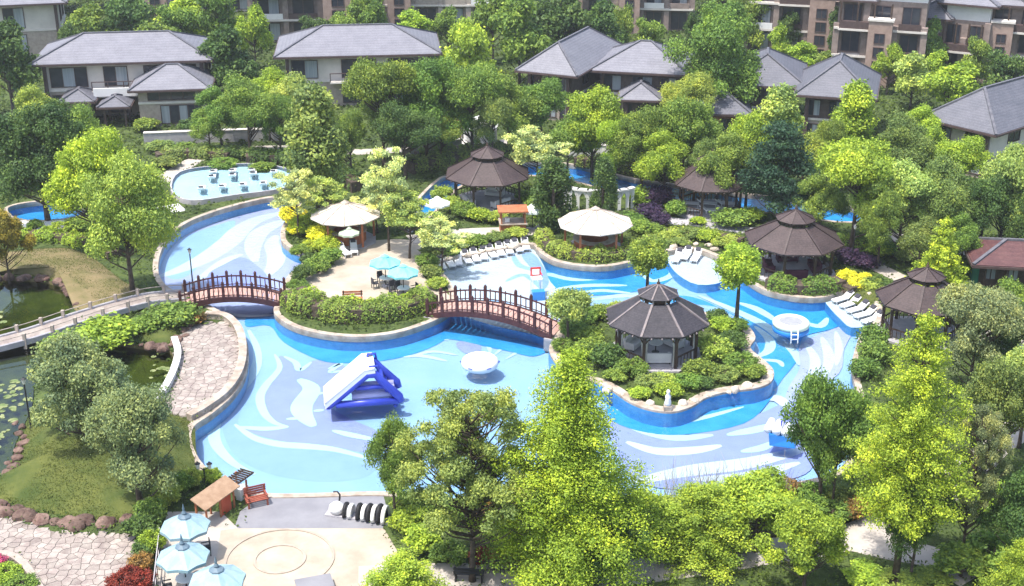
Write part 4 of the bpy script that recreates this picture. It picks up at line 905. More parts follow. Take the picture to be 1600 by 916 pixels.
# lamp posts
def lamp(label, cx, base, top, heads=1):
    c = G(cx, base); h = z_at(c.y, top); r = thing('lamp_post', c, 0, label, 'lamp post')
    MB().lathe([(.14,0),(.14,.1),(.06,.25),(.045,h-.5),(.04,h-.45)], 8).build('pole', M_black, r)
    for s in ((0,) if heads == 1 else (-.35,.35)):
        if s: MB().tube([(0,0,h-.55),(s*.6,0,h-.4),(s,0,h-.45)], .03, 5).build('arm', M_black, r)
        l_ = MB().lathe([(.08,h-.45),(.14,h-.2),(.13,h-.12)], 8, (s,0,0)).build('lantern', M_lamp, r); MB().lathe([(.19,h-.12),(.06,h-.02),(.02,h+.05)], 8, (s,0,0)).build('cap', M_black, l_)
lamp('slim black lamp post at the pond end of the short footbridge', 302, 452, 388)
lamp('black lamp post on the grassy shore of the lily pond', 49, 672, 590)
lamp('black two-headed lamp post by the timber shelter', 321, 758, 722, 2)
lamp('black lamp post rising from lilac and grass stems behind the conifer', 1330, 415, 350)
# garden walls, benches, small things
wall_line('garden_wall', [(226,226),(330,222),(440,219)], .5, 1.3, M_greystone, 'grey stone garden wall in front of the two-storey cream villa', n=2, cap=M_band)
wall_line('garden_wall', [(640,240),(700,236),(720,234)], .5, 1.2, M_greystone, 'grey garden wall under the broad dark trees', n=2, cap=M_band)
wall_line('garden_wall', [(885,246),(940,244),(985,248)], .4, 1.2, M_white, 'low white garden wall behind the lazy river and leafy trees', n=2, cap=M_band)
wall_line('planter_kerb', [(-40,872),(10,872),(40,890),(66,930)], .4, .35, M_wallT, 'curved grey stone kerb of the flower bed beside the flagstone path', 'kerb')
c = G(749, 226); mq = thing('white_marquee', c, R(-4), 'small white peaked marquee beside the trees in front of the villas', 'marquee')
for x in (-1.8,1.8):
    for y in (-1.2,1.2): MB().box(x-.05,y-.05,0,x+.05,y+.05,2.1).build('post', M_whitep, mq)
MB().add([(-2,-1.4,2.1),(2,-1.4,2.1),(2,1.4,2.1),(-2,1.4,2.1),(0,0,3.3)], [(0,1,4),(1,2,4),(2,3,4),(3,0,4)]).build('roof', M_whitep, mq); MB().box(-1.8,1.17,0,1.8,1.2,2.0).build('back_panel', M_whitep, mq)
c = G(707, 216); rk = thing('red_kiosk', c, 0, 'small red kiosk with flat roof beside the white marquee', 'kiosk')
MB().box(-1,-.7,0,1,.7,2.0).build('wall', M_redpanel, rk); MB().box(-1.2,-.9,2.0,1.2,.9,2.15).build('roof', M_orangew, rk); window(rk, 0, -.7, .9, 1.7, 1.3)
def bench(label, cx, base, rz, m=M_black, n=3):
    c = G(cx, base, .03); r = thing('bench', c, rz, label, 'bench')
    for i in range(n): MB().box(-.8,-.25+i*.17,.42,.8,-.12+i*.17,.46).build('seat_slat', m, r)
    for i in range(2): MB().box(-.8,.28,.58+i*.2,.8,.32,.72+i*.2).build('back_slat', m, r)
    for x in (-.7,.7): MB().box(x-.04,-.25,0,x+.04,.28,.42).box(x-.04,.27,.42,x+.04,.30,.98).build('leg', M_black, r)
bench('black park bench on pale path in front of red-leaved hedge', 733, 906, R(175))
bench('brown timber bench facing the hedge on the terrace edge', 551, 474, R(4), M_orangew)
c = G(492, 922, .03); pl_ = thing('stone_plinth', c, R(18), 'low grey stone plinth on the beige plaza', 'plinth')
MB().box(-.85,-.5,0,.85,.5,.38).build('block', M_greystone, pl_); MB().box(-.95,-.6,.383,.95,.6,.46).build('slab', M_greyramp, pl_)
c = G(1043, 640, .09); st = thing('garden_statue', c, 0, 'small white stone statue on the tip of the island', 'statue')
MB().box(-.25,-.25,0,.25,.25,.3).build('plinth', M_coping, st); MB().lathe([(.2,.3),(.24,.5),(.17,.8),(.2,1.0),(.09,1.15),(.13,1.25),(.12,1.4),(.03,1.48)], 10).build('figure', M_white, st, True)
# sofas under the pavilions
def make_sofa(m):
    r = thing('sofa', (0,0,0), 0, 'sofa', 'sofa'); MB().box(-.9,-.4,.12,.9,.4,.42).build('seat', m, r); MB().box(-.9,.28,.42,.9,.45,.85).build('backrest', m, r)
    for x in (-.9,.72): MB().box(x,-.4,.423,x+.18,.277,.62).build('armrest', m, r)
    for x in (-.8,.8): MB().box(x-.04,-.35,0,x+.04,-.27,.12).box(x-.04,.3,0,x+.04,.38,.12).build('foot', M_black, r)
    return r
SO, so_used = make_sofa(mat('plum_cushion', (0.07,0.02,0.04), .8, (0.11,0.035,0.06), 3)), []
for a in (0, 90, 180, 270): place(SO, so_used, p3c+Vector((math.cos(R(a))*1.9, math.sin(R(a))*1.9, .16)), R(a-90), 'plum sofa under the pavilion beside lemon shrubs', 'sofas under the pavilion by lemon shrubs')
SW, sw_used = make_sofa(M_white), []
for a in (40, 150, 270): place(SW, sw_used, pc+Vector((math.cos(R(a))*1.7, math.sin(R(a))*1.7, .16)), R(a-90), 'white sofa under the island pavilion', 'sofas under the island pavilion')
for a in (70, 200, 310): place(SW, sw_used, p1c+Vector((math.cos(R(a))*1.9, math.sin(R(a))*1.9, .16)), R(a-90), 'white sofa under the far pavilion near the lazy river', 'sofas under the far river pavilion')
place(TA, ta_used, pc+Vector((0,0,.16)), 0, 'round white table under the island pavilion', 'pavilion table')
# white draped curtains hanging at the island pavilion posts
for i, p in enumerate(octo(pr*.74)):
    if i not in (3,4,5,6,7): continue
    t_ = Vector((-p.y,p.x,0)).normalized(); mb = MB(); K = 9; vs = []
    for z in (.2, 1.2, 2.6):
        for j in range(K): q = p*1.0+t_*((j/(K-1)-.5)*.62*(1 if z > 2 else .6 if z > 1 else .8))+p.normalized()*(.05*(-1)**j); vs.append((q.x,q.y,z))
    mb.add(vs, [(r_*K+j,r_*K+j+1,(r_+1)*K+j+1,(r_+1)*K+j) for r_ in range(2) for j in range(K-1)]).build('curtain', M_white, PC)
# low fence in front of the red hedge
a = G(735, 897); b = G(885, 893); fe = thing('fence', (a+b)/2, math.atan2(b.y-a.y,b.x-a.x), 'low black picket fence in front of the red-leaved hedge', 'fence'); L = (b-a).length
for z in (.2,.75): MB().box(-L/2,-.02,z,L/2,.02,z+.05).build('rail', M_black, fe)
for i in range(int(L/.2)+1): MB().box(-L/2+i*.2-.02,-.045,0,-L/2+i*.2+.02,-.021,.9).build('picket', M_black, fe)
# rails of the umbrella deck
a = G(243, 935); b = G(252, 850); fe = thing('railing', (a+b)/2, math.atan2(b.y-a.y,b.x-a.x), 'curved grey metal railing beside the grey-blue parasols', 'railing'); L = (b-a).length
for z in (.5,1.0): MB().box(-L/2,-.025,z,L/2,.025,z+.06).build('rail', M_greystone, fe)
for i in range(7): MB().box(-L/2+i*L/6-.03,-.06,0,-L/2+i*L/6+.03,-.026,1.05).build('post', M_black, fe)

# ------------------------------------------------------------------ rocks
def rock_mesh(seed, m):
    rnd = random.Random(seed); bm = bmesh.new(); bmesh.ops.create_icosphere(bm, subdivisions=2, radius=.5)
    for v in bm.verts:
        nn = mnoise.noise(v.co*2.1+Vector((seed*7.1,0,0)))*.34; v.co *= 1+nn; v.co.z *= .7; v.co.z = max(v.co.z, -.22)
    me = bpy.data.meshes.new('rock'); bm.to_mesh(me); bm.free(); me.materials.append(m); return me
RKD = [rock_mesh(i, M_rock) for i in range(5)]; RKP = [rock_mesh(i+9, M_palerock) for i in range(4)]
def rocks(px, n, size, kind, label, group, seed, jit=.35):
    rnd = random.Random(seed); p = cat_rom(survey(px), 8, False); L = [0]
    for i in range(1, len(p)): L.append(L[-1]+(p[i]-p[i-1]).length)
    for i in range(n):
        s = L[-1]*(i+rnd.uniform(.2,.8))/n; k = max(j for j in range(len(L)) if L[j] <= s); k = min(k, len(p)-2)
        q = p[k].lerp(p[k+1], (s-L[k])/max(1e-6, L[k+1]-L[k])); sz = size*rnd.uniform(.6,1.45)
        o = link('rock', rnd.choice(kind), None, (q.x+rnd.uniform(-jit,jit), q.y+rnd.uniform(-jit,jit), .08), (0,0,rnd.uniform(0,6.28)), (sz*rnd.uniform(.9,1.4), sz, sz*rnd.uniform(.8,1.3)))
        tag(o, ('large ' if sz > size*1.15 else 'small ' if sz < size*.85 else 'middling ')+label, 'rock', group)
rocks([(0,792),(40,806),(80,818),(140,820),(205,812)], 22, .8, RKD, 'dark reddish boulder in the row edging the lawn mound by the flagstone path', 'boulders along the lawn mound', 1)
rocks([(-10,770),(30,700),(22,660)], 12, .6, RKD, 'dark reddish boulder on the pond shore by the lawn mound', 'boulders on the pond shore', 2)
rocks([(-30,436),(30,436),(80,440),(110,455),(116,480)], 18, .7, RKD, 'dark rock rimming the upper end of the lily pond', 'rocks round the upper pond', 3)
rocks([(200,536),(240,542),(270,540),(300,512),(320,498)], 14, .7, RKD, 'dark rock between lily pond and flagstone terrace', 'rocks by the flagstone terrace', 4)
rocks([(690,408),(740,396),(820,382)], 9, .55, RKP, 'pale rock behind the long row of loungers', 'pale rocks along the north shore', 5)
rocks([(1040,388),(1080,380),(1120,392)], 6, .55, RKP, 'pale rock behind the small north shelf', 'pale rocks behind the small shelf', 6)
rocks([(1320,450),(1355,462),(1378,488)], 6, .6, RKP, 'pale rock behind the short row of loungers', 'pale rocks along the east shelf', 7)
rocks([(945,606),(1000,628),(1050,638),(1100,622),(1200,596),(1195,572)], 14, .5, RKP, 'pale rock on the rim of the planted island', 'rocks on the island rim', 8, .2)
rocks([(1425,448),(1450,452)], 2, .9, RKP, 'pale boulder at the foot of the bright conical tree by the path', 'boulders by the conical tree', 9)
# lily pads
rnd = random.Random(4); mb = MB()
for cx, cy, rx, ry, n in ((0,492,20,10,8),(12,620,30,30,34),(95,575,40,14,10),(245,575,20,18,12),(0,690,14,20,6)):
    for i in range(n):
        q = G(cx+rnd.gauss(0,.5)*rx, cy+rnd.gauss(0,.5)*ry, -.26); rr = rnd.uniform(.12,.34); a0 = rnd.uniform(0,6)
        if not inside(pond, [q.x], [q.y])[0]: continue
        z = -.27+.004*rnd.random(); mb.add([(q.x,q.y,z)]+[(q.x+rr*math.cos(a0+.25+t*.72), q.y+rr*math.sin(a0+.25+t*.72), z+.01*rnd.random()) for t in range(9)], [(0,t,t+1) for t in range(1,9)])
o = mb.build('lily_pads', mat('lily_pad', (0.10,0.15,0.04), .5, (0.28,0.30,0.14), 1.5)); tag(o, 'green lily pads floating on the pond', 'lily pads'); o['kind'] = 'stuff'
# ------------------------------------------------------------------ vegetation
def leaf_quads(P, Nn, size, rg, aspect=.55):
    n = len(P); Nn = Nn/np.linalg.norm(Nn, axis=1, keepdims=True)
    r = rg.normal(size=(n,3)); t = np.cross(Nn, r); t /= np.linalg.norm(t, axis=1, keepdims=True)+1e-9; b = np.cross(Nn, t)
    s = (size*rg.uniform(.6,1.4,n))[:,None]; a = t*s*.5; c = b*s*.5*aspect
    bend = Nn*s*.12
    return np.stack([P-a-bend, P-c, P+a-bend, P+c], 1)
def clump_leaves(C, Rr, nleaf, size, rg, up=.35, shell=.55, rnd=.55):
    """C (k,3) centres, Rr (k,3) radii; leaves spread through the outer part of every clump"""
    C = np.asarray(C, float); Rr = np.asarray(Rr, float); w = (Rr[:,0]*Rr[:,1]+Rr[:,0]*Rr[:,2]+Rr[:,1]*Rr[:,2]); idx = rg.choice(len(C), nleaf, p=w/w.sum())
    d = rg.normal(size=(nleaf,3)); d /= np.linalg.norm(d, axis=1, keepdims=True)
    rad = shell+(1-shell)*rg.uniform(0,1,nleaf)**.7; rad *= 1+.16*rg.normal(size=nleaf)
    P = C[idx]+d*Rr[idx]*rad[:,None]
    Nn = d*.55+rg.normal(size=(nleaf,3))*rnd+np.array([0,0,up])
    ct = rg.normal(.5,.17,len(C)); tint = ct[idx]+rg.normal(0,.19,nleaf)
    return leaf_quads(P, Nn, size, rg), tint
def limbs(trunk_pts, radii, ends, rg, r0=.06):
    mb = MB(); mb.tube(trunk_pts, radii, 8)
    tp = [Vector(p) for p in trunk_pts]; ztop = tp[-1].z
    for e in ends:
        e = Vector(e); z = max(tp[0].z+.3, min(ztop, e.z-abs(Vector((e.x,e.y)).length)*.7))
        i = max(k for k in range(len(tp)) if tp[k].z <= z+1e-6); i = min(i, len(tp)-2); f = (z-tp[i].z)/max(1e-6, tp[i+1].z-tp[i].z)
        s = tp[i].lerp(tp[i+1], min(1, f)); m = s.lerp(e, .55)+Vector((0,0,-.06*(e-s).length)); mb.tube([s, m, e], [r0, r0*.65, r0*.25], 5, False)
    return mb
PROTO = {}
def finish(key, w, h, quads, tint, wood):
    PROTO[key] = (w, h, wood.mesh(key+'_trunk', M_bark, True), quadmesh(key+'_crown', quads, LEAF, tint))
def proto_round(key, w, h, th, nc, nleaf, leaf, seed, cr=.23, fl=.8, up=.35, shell=.5, top=0.0, trunk=.16, lean=.3, spread=None):
    rg = np.random.default_rng(seed); C = []; Rr = []; hc = (h-th)/2; zc = th+hc
    lobes = []
    if w > 5 and not spread:                      # several uneven heads instead of one ball
        for i in range(7):
            a = i*2.4+rg.uniform(-.5,.5); zr = rg.uniform(-.55,.62); f = .50*(1-.6*max(0,zr)); lobes.append((np.array([math.cos(a)*w/2*f, math.sin(a)*w/2*f, zc+zr*hc]), rg.uniform(.30,.52)))
        lobes.append((np.array([rg.normal(0,.06)*w, rg.normal(0,.06)*w, zc+.42*hc]), .52))
    while len(C) < nc:
        if lobes:
            lc, lr = lobes[int(rg.integers(len(lobes)))]; d = rg.normal(size=3); d /= np.linalg.norm(d); k = w*cr*rg.uniform(.5,1.2)
            if d[2] < -.6: continue
            p = lc+d*np.array([w/2,w/2,hc])*lr*rg.uniform(.75,1.0)
            if p[2] < th*.7 or p[2]+k*.6 > h*1.03: continue
            if top and p[2] > zc: f = 1-top*.6*(p[2]-zc)/hc; p[0] *= f; p[1] *= f
            C.append(p); Rr.append([k,k,k*fl]); continue
        d = rg.normal(size=3); d /= np.linalg.norm(d)
        if d[2] < -.75: continue
        rr = rg.uniform(.35,.80)**.6 if not spread else rg.uniform(spread,1.08); k = w*cr*rg.uniform(.65,1.3)
        p = np.array([d[0]*(w/2-k*.8)*rr, d[1]*(w/2-k*.8)*rr, zc+d[2]*(hc-k*.65)*rr])
        if top and p[2] > zc: f = 1-top*(p[2]-zc)/hc; p[0] *= f; p[1] *= f
        C.append(p); Rr.append([k,k,k*fl])
    q, t = clump_leaves(C, Rr, nleaf, leaf, rg, up, shell)
    lx, ly = rg.normal(0,lean,2); tp = [(0,0,-.2),(lx*.1,ly*.1,th*.5),(lx*.3,ly*.3,th),(lx*.2,ly*.2,th+hc*.7),(0,0,th+hc*1.4)]
    finish(key, w, h, q, t, limbs(tp, [trunk*1.3,trunk,trunk*.85,trunk*.5,trunk*.15], [c for c in C], rg, trunk*.34))
def proto_cone(key, w, h, th, tiers, nleaf, leaf, seed, pw=.8, droop=.12, trunk=.18, fl=.4, gap=1.0, lo=.75):
    rg = np.random.default_rng(seed); C = []; Rr = []; ends = []
    for i in range(tiers):
        t = (i+.3)/tiers; z = th+(h-th)*t; Rz = w/2*((1-t)**pw)*(lo+(1-lo)*min(1, t/.18)); nb = max(3, int(3+7*(1-t)))
        for j in range(nb):
            a = 2*math.pi*(j+rg.uniform(-.3,.3))/nb+i*1.3; L = Rz*rg.uniform(.68,1.12)
            ends.append((math.cos(a)*L*.8, math.sin(a)*L*.8, z-L*droop))
            for s in (.25,.5,.75,.97):
                k = max(.26, w*.085*gap*(1.15-.45*s)*(1.1-.5*t))*rg.uniform(.75,1.3)
                if s*L < k*.4 and s > .3: continue
                C.append([math.cos(a)*L*s, math.sin(a)*L*s, z-L*s*droop+rg.normal(0,.08)+.15*s*s*L*.3]); Rr.append([k*1.25,k*1.25,k*fl*1.6])
    C.append([0,0,h-.2]); Rr.append([.25,.25,.4])
    q, tt = clump_leaves(C, Rr, nleaf, leaf, rg, .55, .25, .5)
    finish(key, w, h, q, tt, limbs([(0,0,-.2),(0.05,0,h*.35),(0,0.04,h*.7),(0,0,h*.97)], [trunk*1.3,trunk,trunk*.6,.03], ends, rg, .05))
def proto_col(key, w, h, nc, nleaf, leaf, seed):
    rg = np.random.default_rng(seed); C = []; Rr = []
    for i in range(nc):
        t = (i+.5)/nc; z = .3+(h-.5)*t; Rz = w/2*math.sin(math.pi*(.18+.74*t))**.6
        a = rg.uniform(0,6.28); k = w*.24*rg.uniform(.8,1.2); C.append([math.cos(a)*(Rz-k*.7), math.sin(a)*(Rz-k*.7), z]); Rr.append([k,k,k*1.3])
    q, t = clump_leaves(C, Rr, nleaf, leaf, rg, .3, .45)
    finish(key, w, h, q, t, limbs([(0,0,-.2),(0,0,h*.5),(0,0,h*.9)], [.14,.1,.03], C[::3], rg, .03))
def proto_layer(key, w, h, th, nl, nleaf, leaf, seed):
    rg = np.random.default_rng(seed); C = []; Rr = []
    for i in range(nl):
        t = i/(nl-1); z = th+(h-th)*(.12+.8*t); Rz = w/2*(1-.62*t**1.4)
        for j in range(int(9-4*t)):
            a = rg.uniform(0,6.28); r = Rz*rg.uniform(.2,.86); k = w*.13*rg.uniform(.8,1.25); C.append([math.cos(a)*r, math.sin(a)*r, z-.12*r+rg.normal(0,.12)]); Rr.append([k*1.3,k*1.3,k*.5])
    q, t = clump_leaves(C, Rr, nleaf, leaf, rg, .6, .3)
    finish(key, w, h, q, t, limbs([(0,0,-.2),(.15,.05,h*.4),(.05,0,h*.92)], [.22,.16,.04], C, rg, .05))
# key: w h trunk ...   (built at life size, then scaled a little per tree)
proto_cone('conifer_big', 9.5, 14.5, 1.6, 20, 150000, .125, 11, .72, .10, .24, .5, 1.15, .8)
proto_cone('conifer_mid', 5.5, 7.0, .7, 11, 30000, .17, 12, .8, .05, .15, .5, 1.1)
proto_cone('conifer_open', 8.6, 15.5, 4.2, 14, 62000, .135, 13, .66, .03, .17, .5, .95, .5)
proto_round('feather_big', 9.5, 13.0, 2.2, 170, 62000, .165, 21, .075, .6, .4, .2, .25, .2)
proto_round('feather_low', 6.6, 6.4, 1.2, 70, 36000, .18, 22, .12, .7, .4, .3, .15, .14)
proto_round('round_a', 7.6, 8.8, 2.2, 50, 36000, .19, 31, .15, .8, .35, .45, .2, .18)
proto_round('round_b', 8.0, 8.0, 1.4, 64, 36000, .19, 32, .13, .75, .35, .45, .1, .2)
proto_round('round_c', 7.0, 9.0, 1.8, 46, 28000, .22, 33, .15, .85, .35, .45, .35, .18)
proto_round('wide_a', 9.5, 8.5, 1.8, 76, 40000, .22, 34, .115, .7, .4, .45, .1, .22)
proto_round('wide_b', 9.0, 9.5, 1.6, 64, 38000, .23, 35, .135, .75, .4, .45, .25, .22)
proto_round('airy_a', 5.6, 8.4, 2.0, 56, 11000, .2, 41, .10, .5, .5, .15, .3, .11, .3, .25)
proto_round('airy_b', 6.0, 6.6, 1.8, 54, 10000, .2, 42, .10, .45, .5, .15, .1, .10, .3, .25)
proto_round('ball_a', 4.2, 6.0, 2.3, 30, 11000, .20, 51, .17, .85, .35, .45, .1, .15)
proto_round('ball_b', 4.4, 4.4, 1.6, 30, 9500, .20, 52, .17, .8, .35, .4, .05, .13)
proto_round('olive_a', 7.0, 7.0, 1.2, 70, 34000, .17, 61, .125, .8, .35, .4, .12, .2)
proto_round('column_leafy', 5.0, 10.0, .8, 48, 15000, .28, 71, .17, 1.0, .35, .4, .5, .16)
proto_col('cypress', 2.4, 5.2, 40, 9000, .18, 81)
proto_layer('pine', 8.0, 10.0, 2.4, 7, 20000, .28, 91)
proto_round('shrub_a', 2.0, 1.3, .1, 34, 4200, .13, 101, .15, .9, .4, .15, .0, .05)
proto_round('shrub_b', 2.4, 1.5, .1, 38, 4600, .14, 102, .13, .9, .4, .1, .0, .05)
proto_round('shrub_c', 1.8, 1.5, .1, 12, 2600, .15, 103, .3, .85, .35, .6, .0, .05)
proto_round('far_a', 8.0, 9.0, 1.4, 44, 9000, .42, 111, .15, .8, .35, .45, .25, .2)
proto_round('far_b', 8.6, 8.0, 1.4, 40, 9000, .42, 112, .16, .75, .35, .45, .1, .2)
proto_cone('lime_cone', 7.5, 8.0, .5, 10, 46000, .17, 14, .5, .02, .16, .6, 1.2, .9)

YEL=(.25,.30,.035); LIM=(.19,.26,.035); LIM2=(.22,.28,.08); PAL=(.34,.37,.16); MID=(.13,.18,.038); GRN=(.105,.165,.035); DRK=(.06,.10,.03); BLU=(.025,.055,.03); OLV=(.13,.17,.05); OLG=(.15,.175,.085); YGR=(.20,.245,.05); ORG=(.24,.19,.035); PUR=(.045,.025,.06); RDD=(.15,.028,.022); LEM=(.46,.44,.04); RUS=(.17,.10,.035)
CN = {YEL:'yellow',LIM:'lime green',LIM2:'pale lime',PAL:'cream-green',MID:'mid-green',GRN:'deep green',DRK:'dark green',BLU:'blue-green',OLV:'olive',OLG:'grey-olive',YGR:'yellow-green',ORG:'orange',PUR:'purple',RDD:'red',LEM:'lemon-yellow',RUS:'russet'}
rng = random.Random(77); LEAFGAIN = 1.8; HAZE = .0003
def jitter(c, s=.12): k = 1+rng.uniform(-s,s); k *= LEAFGAIN; return (c[0]*k*(1+rng.uniform(-s,s)*.5), c[1]*k, c[2]*k, 1)
TREEPOS = []
def plant(name, key, c, w, h, col, label, cat, group=None, woodname='trunk', leafname='crown'):
    w0, h0, tm, cm = PROTO[key]; r = thing(name, c, rng.uniform(0,6.28), label, cat, group); r.scale = (w/w0, w/w0*rng.uniform(.94,1.06), h/h0)
    link(woodname, tm, r); o = link(leafname, cm, r); o.color = jitter(col); return r
def tree(cx, top, base, wpx, key, col, label, group=None, name='tree'):
    c = G(cx, base); h = z_at(c.y, top); w = wpx/scale_at(Vector((c.x,c.y,h*.6))); plant(name, key, c, w*.99, max(1.2, h), col, label, 'tree', group); TREEPOS.append((c.x,c.y,w))
B = 'broadleaf_tree'; K = 'conifer_tree'
